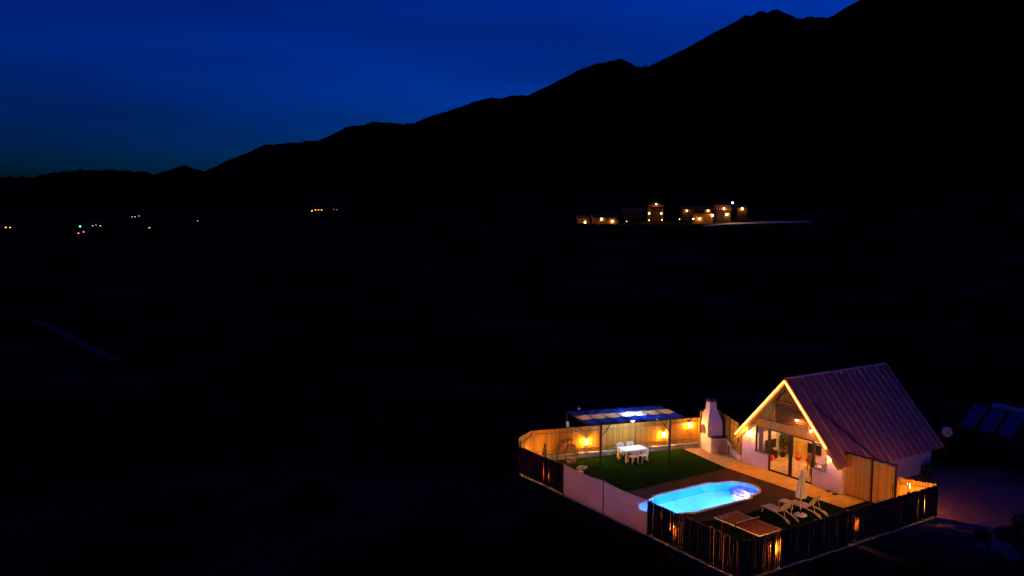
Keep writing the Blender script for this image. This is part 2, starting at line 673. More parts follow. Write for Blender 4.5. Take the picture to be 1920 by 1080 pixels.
# ------------------------------------------------------------------ swimming pool
pool = thing('swimming_pool', 'glowing turquoise swimming pool with rounded ends set in the dark deck', 'swimming pool')
po, pi_ = pool_outline(0.13), pool_outline(0.0)
n = len(pi_)
mb = MB()
mb.add([(x, y, 0.045) for x, y in po] + [(x, y, 0.045) for x, y in pi_] + [(x, y, -0.05) for x, y in po] + [(x, y, -0.018) for x, y in pi_],
       [(i, (i + 1) % n, n + (i + 1) % n, n + i) for i in range(n)] + [(i, 2 * n + i, 2 * n + (i + 1) % n, (i + 1) % n) for i in range(n)] +
       [(n + i, n + (i + 1) % n, 3 * n + (i + 1) % n, 3 * n + i) for i in range(n)])
mb.build('coping', COPING, pool)
DEPTH = -1.25
mb = MB()
bot = pool_outline(-0.12)
mb.add([(x, y, -0.02) for x, y in pi_] + [(x, y, -1.05) for x, y in pi_] + [(x, y, DEPTH) for x, y in bot],
       [(i, (i + 1) % n, n + (i + 1) % n, n + i)[::-1] for i in range(n)] + [(n + i, n + (i + 1) % n, 2 * n + (i + 1) % n, 2 * n + i)[::-1] for i in range(n)])
mb.build('basin', LINER, pool)
FLOORL = mat('pool_floor_liner', (0.34, 0.78, 0.82), 0.5, var=0.05, scale=2)
MB().add([(x, y, DEPTH) for x, y in bot], [tuple(range(n))]).build('basin_floor', FLOORL, pool)
for k, (rx, top) in enumerate(((1.22, -0.95), (0.92, -0.68), (0.62, -0.42))):
    pts = arc(3.50 - 0.02 * k, -1.25, rx + 0.12, 1.05 - 0.13 * k, 95, 265, 16)
    MB().prism([(min(x, 3.44 - 0.02 * k), y) for x, y in pts], DEPTH + 0.01 + 0.004 * k, top).build('step', LINER_B, pool)
wm = bpy.data.materials.new('pool_water')
wm.use_nodes = True
t = wm.node_tree
b = t.nodes['Principled BSDF']
b.inputs['Base Color'].default_value = (0.8, 0.96, 1.0, 1)
b.inputs['Roughness'].default_value = 0.0
b.inputs['IOR'].default_value = 1.33
b.inputs['Transmission Weight'].default_value = 1.0
wt = t.nodes.new('ShaderNodeTexCoord')
wn = t.nodes.new('ShaderNodeTexNoise')
wn.inputs['Scale'].default_value = 2.2
wn.inputs['Detail'].default_value = 3
wb = t.nodes.new('ShaderNodeBump')
wb.inputs['Strength'].default_value = 0.30
wb.inputs['Distance'].default_value = 0.05
t.links.new(wt.outputs['Object'], wn.inputs[0])
t.links.new(wn.outputs[0], wb.inputs['Height'])
t.links.new(wb.outputs[0], b.inputs['Normal'])
sw = pool_outline(-0.004)
wat = MB().add([(x, y, -0.035) for x, y in sw], [tuple(range(n))]).build('water', wm, pool)
if wat.data.polygons[0].normal.z < 0:
    wat.data.flip_normals()
POOLGLOW = emit('underwater_lamp_glass', (0.28, 0.72, 1.4), 340)
for (x, y, ang) in ((-4.49, -1.05, 0), (-4.05, -0.37, -30), (0.9, -2.69, 90)):
    o = MB().lathe([(0.11, 0.0), (0.11, 0.02), (0.08, 0.035)], 14).build('underwater_lamp', POOLGLOW, pool)
    d = Vector((math.cos(math.radians(ang)), math.sin(math.radians(ang)), 0))
    o.rotation_euler = d.to_track_quat('Z', 'Y').to_euler()
    o.location = (x, y, -0.78)

# ------------------------------------------------------------------ lamps
def lantern_mesh_parts():
    a = MB().box((0, 0.012, 0.0), (0.10, 0.022, 0.26)).box((0, 0.06, -0.13), (0.04, 0.09, 0.03)).mesh('backplate')
    b_ = MB().lathe([(0.11, 0.145), (0.11, 0.160), (0.02, 0.215)], 12, (0, 0.11, 0)).mesh('cap')
    c = MB().lathe([(0.05, -0.13), (0.085, -0.09), (0.085, 0.13), (0.06, 0.143)], 14, (0, 0.11, 0)).mesh('lamp_glass', True)
    d = MB().lathe([(0.03, -0.17), (0.07, -0.155), (0.07, -0.132)], 12, (0, 0.11, 0)).mesh('base')
    for me, mm_ in ((a, BLACK), (b_, BLACK), (c, WARM), (d, BLACK)):
        me.materials.append(mm_)
    return (('backplate', a), ('cap', b_), ('lamp_glass', c), ('base', d))


LANT = lantern_mesh_parts()


def lantern(x, y, z, facing_deg, label, dim=False):
    r = thing('wall_lantern', label, 'wall lamp', (x, y, z), math.radians(facing_deg - 90), 'warm wall lanterns round the plot')
    for nme, me in LANT:
        if dim and nme == 'lamp_glass':
            me = me.copy()
            me.materials[0] = emit('dim_lamp_glass', (1.0, 0.33, 0.10), 50)
        link(nme, me, r)
    return r


# ------------------------------------------------------------------ fences
BOARD = MB().add([(-0.5, -0.011, 0), (0.5, -0.011, 0), (0.5, 0.011, 0), (-0.5, 0.011, 0),
                  (-0.5, -0.011, 0.97), (0.5, -0.011, 0.97), (0.5, 0.011, 0.97), (-0.5, 0.011, 0.97), (0, -0.011, 1.0), (0, 0.011, 1.0)],
                 [(0, 3, 2, 1), (0, 1, 5, 8, 4), (3, 7, 9, 6, 2), (0, 4, 7, 3), (1, 2, 6, 5), (4, 8, 9, 7), (8, 5, 6, 9)]).mesh('board')
GATE_BOARD = BOARD.copy()
GATE_BOARD.materials.append(WOOD)
BOARD.materials.append(WOOD)
BOARD.materials.append(mat('shaded_board', (0.11, 0.062, 0.03), 0.85, var=0.3, scale=3, stretch=(14, 14, 0.8), rand=0.3, spec=0.1))
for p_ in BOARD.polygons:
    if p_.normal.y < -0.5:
        p_.material_index = 1                     # outer faces darkened: the shade of the unlit side put into the colour


def fence(name, label, p0, p1, z0, t0, t1, inner, gap=(0.003, 0.012), wide=(), top_fn=None, posts=True, bw=0.098, seed=1, post_h=None):
    """board fence from p0 to p1; inner = +1/-1 side of the rails"""
    rnd = random.Random(seed)
    p0, p1 = Vector((*p0, 0)), Vector((*p1, 0))
    L_ = (p1 - p0).length
    d = (p1 - p0) / L_
    rz = math.atan2(d.y, d.x)
    root = thing(name, label, 'fence', (p0.x, p0.y, 0), rz)
    s = 0.0
    while s < L_ - 0.05:
        wv = bw * rnd.uniform(0.9, 1.08)
        if s + wv > L_:
            wv = L_ - s
        c = s + wv / 2
        top = t0 + (t1 - t0) * c / L_
        if top_fn:
            top = min(top, top_fn(p0 + d * c))
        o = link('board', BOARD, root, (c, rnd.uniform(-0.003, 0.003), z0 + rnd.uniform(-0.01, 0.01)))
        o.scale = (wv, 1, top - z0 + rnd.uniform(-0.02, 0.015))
        o.rotation_euler = (0, rnd.uniform(-0.006, 0.006), rnd.uniform(-0.03, 0.03))
        g = rnd.uniform(*gap)
        if rnd.random() < 0.06:
            g += 0.012
        for (a, b2, extra) in wide:
            if a < c < b2 and rnd.random() < 0.32:
                g += extra
        s += wv + g
    H_ = min(t0, t1)
    for zz in (z0 + 0.22, H_ - 0.28):
        MB().box((L_ / 2, inner * 0.036, zz), (L_, 0.045, 0.075)).build('rail', WOOD_DK, root)
    if posts:
        k = max(1, round(L_ / 2.2))
        for i in range(k + 1):
            MB().box((min(max(i * L_ / k, 0.05), L_ - 0.05), inner * 0.11, (post_h or H_) / 2 - 0.02), (0.085, 0.095, (post_h or H_) + 0.02)).build('post', WOOD_DK, root)
    return root


ROOF_C, ROOF_Z, ROOF_S = -1.40, 5.90, 1.10           # ridge position, height and pitch


def roof_z(y):
    return ROOF_Z - ROOF_S * abs(y - ROOF_C)


XL, YR = -6.5, -9.62
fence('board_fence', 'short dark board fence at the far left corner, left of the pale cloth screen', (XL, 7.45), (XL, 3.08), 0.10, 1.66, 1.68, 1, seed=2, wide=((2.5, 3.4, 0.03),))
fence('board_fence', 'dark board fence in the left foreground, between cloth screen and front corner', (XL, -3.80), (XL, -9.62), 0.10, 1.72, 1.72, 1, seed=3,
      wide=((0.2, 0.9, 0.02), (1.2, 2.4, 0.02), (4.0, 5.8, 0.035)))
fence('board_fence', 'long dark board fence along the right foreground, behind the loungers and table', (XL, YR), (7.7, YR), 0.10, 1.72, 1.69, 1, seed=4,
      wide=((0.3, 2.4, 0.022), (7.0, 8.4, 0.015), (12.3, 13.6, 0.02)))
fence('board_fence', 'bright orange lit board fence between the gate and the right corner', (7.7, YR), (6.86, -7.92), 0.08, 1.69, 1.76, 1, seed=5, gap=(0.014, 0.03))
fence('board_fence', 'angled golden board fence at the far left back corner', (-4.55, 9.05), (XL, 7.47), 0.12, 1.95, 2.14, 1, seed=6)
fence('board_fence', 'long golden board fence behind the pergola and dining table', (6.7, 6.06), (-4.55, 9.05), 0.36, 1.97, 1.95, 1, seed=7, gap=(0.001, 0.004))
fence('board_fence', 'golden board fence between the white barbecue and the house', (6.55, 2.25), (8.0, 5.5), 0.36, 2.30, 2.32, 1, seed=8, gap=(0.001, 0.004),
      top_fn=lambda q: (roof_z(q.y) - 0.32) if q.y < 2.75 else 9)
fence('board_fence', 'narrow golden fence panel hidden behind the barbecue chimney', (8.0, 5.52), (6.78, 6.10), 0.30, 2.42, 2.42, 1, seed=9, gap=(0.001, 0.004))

# kerbs the fences stand on
def kerb(label, p0, p1, wdt=0.13, h=0.012):
    p0, p1 = Vector((*p0, 0)), Vector((*p1, 0))
    d = p1 - p0
    L_ = d.length
    rnd = random.Random(int(L_ * 100))
    root = thing('kerb', label, 'kerb', (p0.x, p0.y, 0), math.atan2(d.y, d.x))
    s = 0
    while s < L_ - 0.05:
        l = min(rnd.uniform(0.85, 1.1), L_ - s)
        MB().box((s + l / 2, rnd.uniform(-0.012, 0.012), -0.10 + h / 2 + rnd.uniform(-0.01, 0.008)), (l - 0.012, wdt, 0.20 + h)).build('kerb_stone', CONC, root, bevel=0.012)
        s += l
    return root


kerb('pale concrete kerb under the dark fence at the far left corner', (XL - 0.035, 7.4), (XL - 0.035, 3.0))
kerb('pale concrete kerb under the cloth screen', (XL - 0.035, 2.98), (XL - 0.035, -3.7), h=0.012)
kerb('pale concrete kerb under the left foreground fence', (XL - 0.035, -3.72), (XL - 0.035, -9.55))
kerb('pale concrete kerb under the long right foreground fence', (XL + 0.06, YR - 0.035), (7.6, YR - 0.035))

# ------------------------------------------------------------------ stone base of the back fence
def stone_wall(label, p0, p1, h, th=0.24):
    p0, p1 = Vector((*p0, 0)), Vector((*p1, 0))
    d = p1 - p0
    L_ = d.length
    root = thing('stone_wall', label, 'wall', (p0.x, p0.y, 0), math.atan2(d.y, d.x))
    MB().box((L_ / 2, 0, h / 2 - 0.05), (L_, th - 0.06, h + 0.06)).build('mortar_core', MORTAR, root)
    rnd = random.Random(5)
    z = 0.0
    for hh in (h * 0.52, h * 0.48):
        s = 0.0
        while s < L_ - 0.08:
            l = min(rnd.uniform(0.22, 0.46), L_ - s)
            mb_ = MB()
            mb_.box((0, 0, 0), (l - 0.02, th + rnd.uniform(-0.01, 0.05), hh - 0.018))
            mb_.v = [(x + rnd.uniform(-0.02, 0.02), y + rnd.uniform(-0.012, 0.012), zz + rnd.uniform(-0.015, 0.015)) for x, y, zz in mb_.v]
            mb_.build('stone', STONE, root, (s + l / 2, rnd.uniform(-0.01, 0.01), z + hh / 2), bevel=0.02)
            s += l
        z += hh
    return root


stone_wall('low rubble stone wall under the long golden back fence', (6.55, 5.98), (-4.5, 8.90), 0.34)

low = thing('low_wall', 'low white plastered wall between the barbecue and the house', 'wall')
for (a, b2) in (((6.42, 2.18), (7.93, 4.72)),):
    d = Vector((b2[0] - a[0], b2[1] - a[1], 0))
    MB().box((0, 0, 0.18), (d.length, 0.20, 0.40)).build('wall', PLASTER, low, ((a[0] + b2[0]) / 2, (a[1] + b2[1]) / 2, 0), math.atan2(d.y, d.x), bevel=0.01)
    MB().box((0, 0, 0.395), (d.length, 0.24, 0.03)).build('wall_cap', PLASTER, low, ((a[0] + b2[0]) / 2, (a[1] + b2[1]) / 2, 0), math.atan2(d.y, d.x))

# ------------------------------------------------------------------ cloth screen
scr = thing('cloth_screen', 'pale translucent cloth screen stretched between posts along the left side', 'screen', (XL, 3.05, 0))
posts_y = [0.0, -3.45, -6.80]
for y in posts_y:
    MB().tube([(0, y, -0.1), (0, y, 1.80)], 0.03, 8).build('post', METAL_DK, scr)
for (ya, yb) in zip(posts_y[:-1], posts_y[1:]):
    vs_, fs_ = [], []
    N, K = 28, 10
    for i in range(N + 1):
        u_ = i / N
        y = ya + (yb - ya) * u_
        sag = 0.09 * 4 * u_ * (1 - u_)
        for k in range(K + 1):
            v_ = k / K
            top = 1.74 - sag
            bulge = 0.05 * math.sin(math.pi * u_) * math.sin(math.pi * v_) + 0.012 * math.sin(u_ * 19 + v_ * 3) * (1 - v_ * 0.5)
            vs_.append((bulge, y, 0.03 + (top - 0.03) * v_))
    for i in range(N):
        for k in range(K):
            a = i * (K + 1) + k
            fs_.append((a, a + 1, a + K + 2, a + K + 1))
    MB().add(vs_, fs_).build('cloth', SCREEN, scr, smooth=True)
    MB().tube([(0, ya, 1.75), (0, (ya * 3 + yb) / 4, 1.683), (0, (ya + yb) / 2, 1.66), (0, (ya + 3 * yb) / 4, 1.683), (0, yb, 1.75)], 0.008, 6).build('top_wire', METAL_DK, scr)

# ------------------------------------------------------------------ gate
gate = thing('gate', 'tall golden wood gate in a black steel frame beside the house', 'gate', (6.62, -4.98, 0), math.atan2(-2.9, 0.15))
GL = 2.92
MB().box((GL / 2 + 0.02, -0.02, 2.37), (GL + 0.1, 0.07, 0.07)).build('lintel', METAL_DK, gate)
for x in (1.60, GL):
    MB().box((x, -0.02, 1.165), (0.09 if x < 2 else 0.07, 0.08, 2.33)).build('gate_post', METAL_DK, gate)
MB().box((0.06, -0.02, 2.27), (0.04, 0.05, 0.14)).build('frame_end', METAL_DK, gate)
rnd = random.Random(11)
for (a, b2, nme) in ((0.0, 1.545, 'fixed_panel'), (1.66, 2.875, 'gate_leaf')):
    pnl = bpy.data.objects.new(nme, None)
    C.objects.link(pnl)
    pnl.parent = gate
    s = a
    while s < b2 - 0.03:
        wv = min(rnd.uniform(0.085, 0.10), b2 - s)
        o = link('board', GATE_BOARD, pnl, (s + wv / 2, rnd.uniform(-0.003, 0.003), 0.05))
        o.scale = (wv - 0.002, 1, 2.24)
        s += wv
    for zz in (0.35, 1.9):
        MB().box(((a + b2) / 2, 0.035, zz), (b2 - a, 0.045, 0.07)).build('rail', WOOD_DK, pnl)
MB().box((2.80, -0.045, 1.05), (0.035, 0.03, 0.34)).build('handle', METAL_DK, gate)

# ------------------------------------------------------------------ house
HX, HY0, HY1 = 6.40, -4.95, 2.10        # front face and the two sides
HB = 14.9
house = thing('a_frame_house', 'white gabled holiday house with steep metal roof and glowing gable outline', 'house', (HX, ROOF_C, 0))
hx = lambda x: x - HX
hy = lambda y: y - ROOF_C


def hbox(mb_, x0, x1, y0, y1, z0, z1):
    return mb_.box((hx((x0 + x1) / 2), hy((y0 + y1) / 2), (z0 + z1) / 2), (abs(x1 - x0), abs(y1 - y0), z1 - z0))


T = 0.20
mb = MB()
# piers beside the windows follow the roof slope
def pier(mb_, ya, yb):
    za, zb = roof_z(ya) - 0.36, roof_z(yb) - 0.36
    za, zb = min(za, 2.56), min(zb, 2.56)
    x0, x1 = hx(HX), hx(HX + T)
    mb_.add([(x0, hy(ya), -0.1), (x0, hy(yb), -0.1), (x0, hy(yb), zb), (x0, hy(ya), za), (x1, hy(ya), -0.1), (x1, hy(yb), -0.1), (x1, hy(yb), zb), (x1, hy(ya), za)],
            [(0, 1, 2, 3), (4, 7, 6, 5), (0, 4, 5, 1), (1, 5, 6, 2), (2, 6, 7, 3), (3, 7, 4, 0)])


pier(mb, HY1, 1.10)
mb.build('front_wall', PLASTER, house)
mb = MB()
hbox(mb, HX, HX + T, 0.11, 1.10, -0.1, 1.0)
mb.build('front_wall', PLASTER, house)
mb = MB()
hbox(mb, HX, HX + T, -4.0, -3.04, -0.1, 1.03)
mb.build('front_wall', PLASTER, house)
mb = MB()
pier(mb, -4.0, HY0)
mb.build('front_wall', PLASTER, house)
mb = MB()
hbox(mb, HX + T, HB, HY0, HY0 + T, -0.1, roof_z(HY0) - 0.36)
mb.build('side_wall', PLASTER, house)
mb = MB()
hbox(mb, HX + T, HB, HY1 - T, HY1, -0.1, roof_z(HY1) - 0.36)
mb.build('side_wall', PLASTER, house)
mb = MB()
rear = [(HY0 + T, -0.1), (HY1 - T, -0.1), (HY1 - T, roof_z(HY1) - 0.2), (ROOF_C, ROOF_Z - 0.35), (HY0 + T, roof_z(HY0) - 0.2)]
mb.add([(hx(HB - T), hy(y), z) for y, z in rear] + [(hx(HB), hy(y), z) for y, z in rear], [(0, 1, 2, 3, 4), (9, 8, 7, 6, 5)] + [(i, 5 + i, 5 + (i + 1) % 5, (i + 1) % 5) for i in range(5)])
mb.build('rear_wall', PLASTER, house)
INT_FLOOR = mat('interior_floor', (0.52, 0.36, 0.22), 0.4, var=0.15, scale=2)
INT_WALL = mat('interior_wall', (0.70, 0.52, 0.40), 0.8, var=0.05)
INT_WALL_B = mat('interior_wall_brown', (0.40, 0.24, 0.11), 0.7, var=0.15, stretch=(6, 6, 1))
mb = MB()
hbox(mb, HX, HB, HY0 + T, HY1 - T, -0.1, 0.03)
mb.build('floor', INT_FLOOR, house)
mb = MB()
hbox(mb, HX + T, 10.7, ROOF_C - 2.72, ROOF_C + 2.72, 2.66, 2.70)
mb.build('ceiling', INT_WALL, house)
mb = MB()
hbox(mb, 10.6, 10.7, ROOF_C - 2.72, ROOF_C + 2.72, 0.03, 2.66)
mb.build('partition_wall', INT_WALL, house)
mb = MB()
hbox(mb, 9.6, 10.55, 1.86, HY1 - T, 0.04, 1.75)
mb.build('timber_partition', INT_WALL_B, house)

# gable cladding: vertical boards
rnd = random.Random(3)
y = ROOF_C - 3.35
while y < ROOF_C + 3.35:
    wv = 0.14
    za = min(roof_z(y), roof_z(y + wv)) - 0.30
    if za > 3.05:
        MB().box((hx(HX + 0.16), hy(y + wv / 2), (3.0 + za) / 2), (0.03, wv - 0.008, za - 3.0)).build('gable_board', CLAD, house)
    y += wv
# fascia over door and windows
mb = MB()
hbox(mb, HX - 0.02, HX + T, -4.25, 1.45, 2.58, 2.60)
hbox(mb, HX - 0.02, HX + T, -3.95, 1.15, 3.03, 3.07)
mb.build('fascia_trim', LOUV, house)
y = -4.06
while y < 1.25:
    wv = 0.115
    ztop = min(3.03, min(roof_z(y), roof_z(y + wv)) - 0.30)
    if ztop > 2.65:
        MB().box((hx(HX + 0.02), hy(y + wv / 2), (2.60 + ztop) / 2), (0.05, wv - 0.012, ztop - 2.60)).build('fascia_board', CLAD, house)
    y += wv
# louvred loft opening
lou = bpy.data.objects.new('louvre_panel', None)
C.objects.link(lou)
lou.parent = house
lou.location = (hx(HX + 0.05), hy(-1.48), 3.07)
for s in (-1, 1):
    MB().box((0, s * 1.19, 0.61), (0.11, 0.09, 1.22)).build('frame_post', CLAD, lou)
MB().box((0, 0, 1.25), (0.11, 2.47, 0.07)).build('frame_head', CLAD, lou)
for k in range(9):
    o = MB().box((0, 0, 0), (0.11, 2.28, 0.03)).build('slat', LOUV, lou, (0.0, 0, 0.07 + 0.128 * k))
    o.rotation_euler = (0, math.radians(34), 0)
# slanting struts beside it
for (ya, za, yb, zb) in ((0.85, 3.08, -0.22, 4.22), (0.42, 3.08, -0.22, 3.72), (-3.65, 3.08, -2.72, 4.02)):
    MB().tube([(hx(HX + 0.06), hy(ya), za), (hx(HX + 0.06), hy(yb), zb)], 0.05, 4).build('strut', CLAD, house)

# sliding doors and windows
def glazed(nme, y0, y1, z0, z1, fw=0.075):
    r = bpy.data.objects.new(nme, None)
    C.objects.link(r)
    r.parent = house
    r.location = (hx(HX + 0.09), hy((y0 + y1) / 2), z0)
    wd, ht = y1 - y0, z1 - z0
    f_ = MB()
    f_.box((0, -wd / 2 + fw / 2, ht / 2), (0.08, fw, ht))
    f_.box((0, wd / 2 - fw / 2, ht / 2), (0.08, fw, ht))
    f_.box((0, 0, fw / 2), (0.08, wd - 2 * fw - 0.004, fw))
    f_.box((0, 0, ht - fw / 2), (0.08, wd - 2 * fw - 0.004, fw))
    f_.build('frame', FRAME, r)
    MB().add([(0, -wd / 2 + fw, fw), (0, wd / 2 - fw, fw), (0, wd / 2 - fw, ht - fw), (0, -wd / 2 + fw, ht - fw)], [(0, 1, 2, 3)]).build('pane', GLASS, r)
    return r


glazed('sliding_door', -1.45, 0.10, 0.035, 2.57, 0.095)
glazed('sliding_door', -3.03, -1.47, 0.035, 2.57, 0.095)
glazed('window', 0.13, 1.09, 1.0, 2.57, 0.06)
glazed('window', -3.99, -3.06, 1.035, 2.46, 0.06)
mb = MB()
hbox(mb, HX - 0.05, HX + 0.02, 0.13, 1.12, 0.96, 1.0)
mb.build('window_sill', FRAME, house)
mb = MB()
hbox(mb, HX - 0.05, HX + 0.02, -4.02, -3.06, 0.995, 1.032)
mb.build('window_sill', FRAME, house)

# roof: one sheathing slab, then panels and seams laid on it
roof = bpy.data.objects.new('roof', None)
C.objects.link(roof)
roof.parent = house
X0, X1, EW = 5.85, 15.35, 4.05
cs = 1 / math.hypot(1, ROOF_S)
NRM = {s: Vector((0, s * ROOF_S * cs, cs)) for s in (-1, 1)}       # outward normal


def slope_piece(nme, m, s, x0, x1, d0, d1, off0, off1, parent):
    """slab on slope s (+1 = left, -1 = right); d = distance from the ridge in plan; off = heights above the roof plane"""
    vs_ = []
    for off in (off0, off1):
        for (x, dd) in ((x0, d0), (x1, d0), (x1, d1), (x0, d1)):
            p = Vector((hx(x), s * dd, ROOF_Z - ROOF_S * dd)) + NRM[s] * off
            vs_.append(tuple(p))
    return MB().add(vs_, [(0, 1, 2, 3), (7, 6, 5, 4), (0, 4, 5, 1), (1, 5, 6, 2), (2, 6, 7, 3), (3, 7, 4, 0)]).build(nme, m, parent)


for s in (-1, 1):
    slope_piece('sheathing', WOOD_DK, s, X0 + 0.80, X1 - 0.01, 0.02, EW - 0.02, -0.13, -0.012, roof)
    slope_piece('front_overhang', WOOD_DK, s, X0 + 0.03, X0 + 0.79, 0.02, EW - 0.22, -0.13, -0.012, roof)
    slope_piece('overhang_sheet', ROOF, s, X0, X0 + 0.79, 0.01, EW - 0.20, -0.010, 0.008, roof)
    npan = 15
    x = X0 + 0.795
    pw = (X1 - x) / npan
    for i in range(npan):
        slope_piece('roof_panel', ROOF, s, x + i * pw + 0.002, x + (i + 1) * pw - 0.002, 0.012, EW + random.uniform(-0.008, 0.008), -0.010, 0.006, roof)
        slope_piece('seam', SEAM, s, x + i * pw - 0.017, x + i * pw + 0.017, 0.03, EW, 0.008, 0.05, roof)
    slope_piece('seam', SEAM, s, X1 - 0.03, X1, 0.03, EW, 0.008, 0.05, roof)
MB().tube([(hx(X0 + 0.02), 0, ROOF_Z - 0.02), (hx(X1), 0, ROOF_Z - 0.02)], 0.075, 8).build('ridge_cap', SEAM, roof)
# barge boards with the light strip along their face
for s in (-1, 1):
    slope_piece('barge_board', CLAD, s, X0 - 0.035, X0 - 0.003, 0.0, EW - 0.20, -0.24, 0.0, house)
    a = Vector((hx(X0 - 0.075), 0, ROOF_Z)) + NRM[s] * -0.10
    a.y = 0
    bpt = Vector((hx(X0 - 0.075), s * (3.60 if s > 0 else 3.02), ROOF_Z - ROOF_S * (3.60 if s > 0 else 3.02))) + NRM[s] * -0.10
    a.z = ROOF_Z - 0.10 / cs
    MB().tube([a, bpt], 0.030, 8).build('light_strip', LED, house)
# eave trim at the lower ends of the overhang
for s in (-1, 1):
    dd = EW - 0.20
    slope_piece('eave_trim', CLAD, s, X0 - 0.03, X0 + 0.78, dd + 0.002, dd + 0.03, -0.16, 0.01, house)

# cable from the gate frame up over the roof
cab = MB()
pts = []
for (x, y) in ((6.66, -2.55), (6.98, -3.06), (7.94, -4.16), (8.7, -5.02), (8.95, -5.29)):
    pts.append(Vector((x, y, roof_z(y))) + NRM[-1] * 0.085)
pts += [Vector((8.2, -5.85, 1.95)), Vector((6.74, -6.55, 2.42))]
cab.tube(pts, 0.035, 6)
tag(cab.build('power_cable', BLACK), 'thick black cable running diagonally from the gate frame across the roof', 'cable')

# pendant and spot on the gable
pend = thing('pendant_lamp', 'small glowing pendant lamp hanging before the louvred loft opening', 'lamp', (6.26, -1.98, 3.55))
MB().tube([(0, 0, 0.06), (0, 0, 0.42)], 0.012, 6).build('stem', BLACK, pend)
MB().tube([(0, 0, 0.41), (0.18, 0, 0.41)], 0.012, 6).build('bracket', BLACK, pend)
MB().lathe([(0.02, 0.07), (0.10, 0.03), (0.10, 0.02)], 12).build('shade', BLACK, pend)
MB().lathe([(0.03, -0.06), (0.06, -0.03), (0.06, 0.015), (0.03, 0.02)], 12).build('bulb', emit('pendant_bulb', (1, 0.45, 0.1), 60), pend, smooth=True)
spot = thing('spot_lamp', 'tiny bright spot lamp on the gable near the right roof edge', 'lamp', (6.27, -3.0, 3.12))
MB().box((0.05, 0, 0.0), (0.10, 0.05, 0.05)).build('bracket', BLACK, spot)
MB().lathe([(0.03, -0.05), (0.055, -0.02), (0.055, 0.05), (0.03, 0.06)], 12, (-0.04, 0, 0)).build('bulb', WARM_S, spot, smooth=True)

# lanterns
lantern(HX - 0.0, 1.55, 2.0, 180, 'blazing wall lantern on the white house wall under the left eave')
lantern(HX - 0.0, -4.28, 1.92, 180, 'wall lantern on the white house wall under the right eave')
U = Vector((0.966, -0.259, 0))
V = Vector((0.259, 0.966, 0))


def back_pt(x):
    t_ = (x + 4.55) / (6.7 + 4.55)
    return 9.05 + (6.06 - 9.05) * t_


for (x, z, lb) in ((-1.05, 0.98, 'glowing lantern on the golden back fence, left behind the pergola'),
                   (4.15, 1.02, 'glowing lantern on the golden back fence behind the right pergola post'),
                   (5.95, 1.52, 'glowing lantern on the golden back fence next to the barbecue')):
    y = back_pt(x) - 0.03
    lantern(x, y, z, -105, lb)
d = Vector((-4.55 + 6.5, 9.05 - 7.45, 0)).normalized()
lantern(-5.65, 8.10, 0.78, math.degrees(math.atan2(-d.x, d.y)), 'low lantern glowing on the angled fence at the far left corner')
lantern(XL + 0.03, 4.56, 0.72, 0, 'lantern inside the far left dark fence, glowing through the boards')
lantern(XL + 0.03, -5.47, 0.84, 0, 'lantern inside the left foreground fence, glowing through the boards')
lantern(-4.60, YR + 0.03, 0.98, 90, 'lantern inside the right foreground fence nearest the front corner, glowing through boards')
lantern(1.05, YR + 0.03, 0.92, 90, 'lantern inside the right foreground fence behind the loungers, glowing through boards')
lantern(6.43, YR + 0.03, 0.88, 90, 'lantern inside the right fence near the right corner, glowing through boards')

lantern(7.13, -8.35, 1.30, 26, 'lantern on the outer side of the fence beside the gate, hidden behind boards', True)

# ------------------------------------------------------------------ interior
IN_WARM = emit('ceiling_lamp_glass', (1.0, 0.46, 0.13), 58)
for (x, y, lb) in ((8.2, 0.7, 'round ceiling lamp inside the house, left of the glass doors'), (8.3, -2.2, 'round ceiling lamp inside the house behind the right glass door'),
                   (9.6, -0.6, 'round ceiling lamp inside the house over the dining table')):
    c = thing('ceiling_lamp', lb, 'lamp', (x, y, 2.655))
    MB().lathe([(0.16, 0.0), (0.16, -0.03), (0.14, -0.04)], 16).build('base', WHITE_P, c)
    MB().lathe([(0.135, -0.042), (0.12, -0.09), (0.05, -0.11)], 16).build('diffuser', IN_WARM, c, smooth=True)

tvm = mat('tv_black', (0.012, 0.012, 0.014), 0.25, var=0.05)
tv = thing('television', 'black television on a low cabinet seen through the left window', 'television', (8.45, 1.66, 0.03), math.radians(-90))
MB().box((0, 0, 0.25), (0.36, 1.0, 0.5)).build('cabinet', tvm, tv, bevel=0.01)
MB().box((0.02, 0, 0.95), (0.05, 0.95, 0.56)).build('screen', tvm, tv)
MB().box((0.02, 0, 0.58), (0.16, 0.3, 0.16)).build('foot', tvm, tv)
tv2 = thing('television', 'black wall television inside the house beside the yellow cabinet', 'television', (10.56, 0.0, 0.42))
MB().box((-0.03, 0, 0.3), (0.05, 1.0, 0.6)).build('screen', tvm, tv2)
MB().box((0.015, 0, 0.3), (0.04, 0.3, 0.2)).build('bracket', METAL_DK, tv2)

ykit = mat('yellow_cabinet', (0.62, 0.42, 0.10), 0.5, var=0.1)
kit = thing('kitchen_cabinet', 'tall yellow wooden cabinet inside the house behind the right glass door', 'cabinet', (10.28, 0.82, 0.03))
MB().box((0, 0, 1.05), (0.55, 0.66, 2.1)).build('carcass', ykit, kit)
for k in range(3):
    for q in range(2):
        MB().box((-0.285, -0.163 + 0.326 * q, 0.36 + 0.69 * k), (0.02, 0.31, 0.65)).build('door', ykit, kit)
        MB().box((-0.305, -0.08 + 0.16 * q, 0.36 + 0.69 * k), (0.02, 0.02, 0.14)).build('handle', METAL_DK, kit)


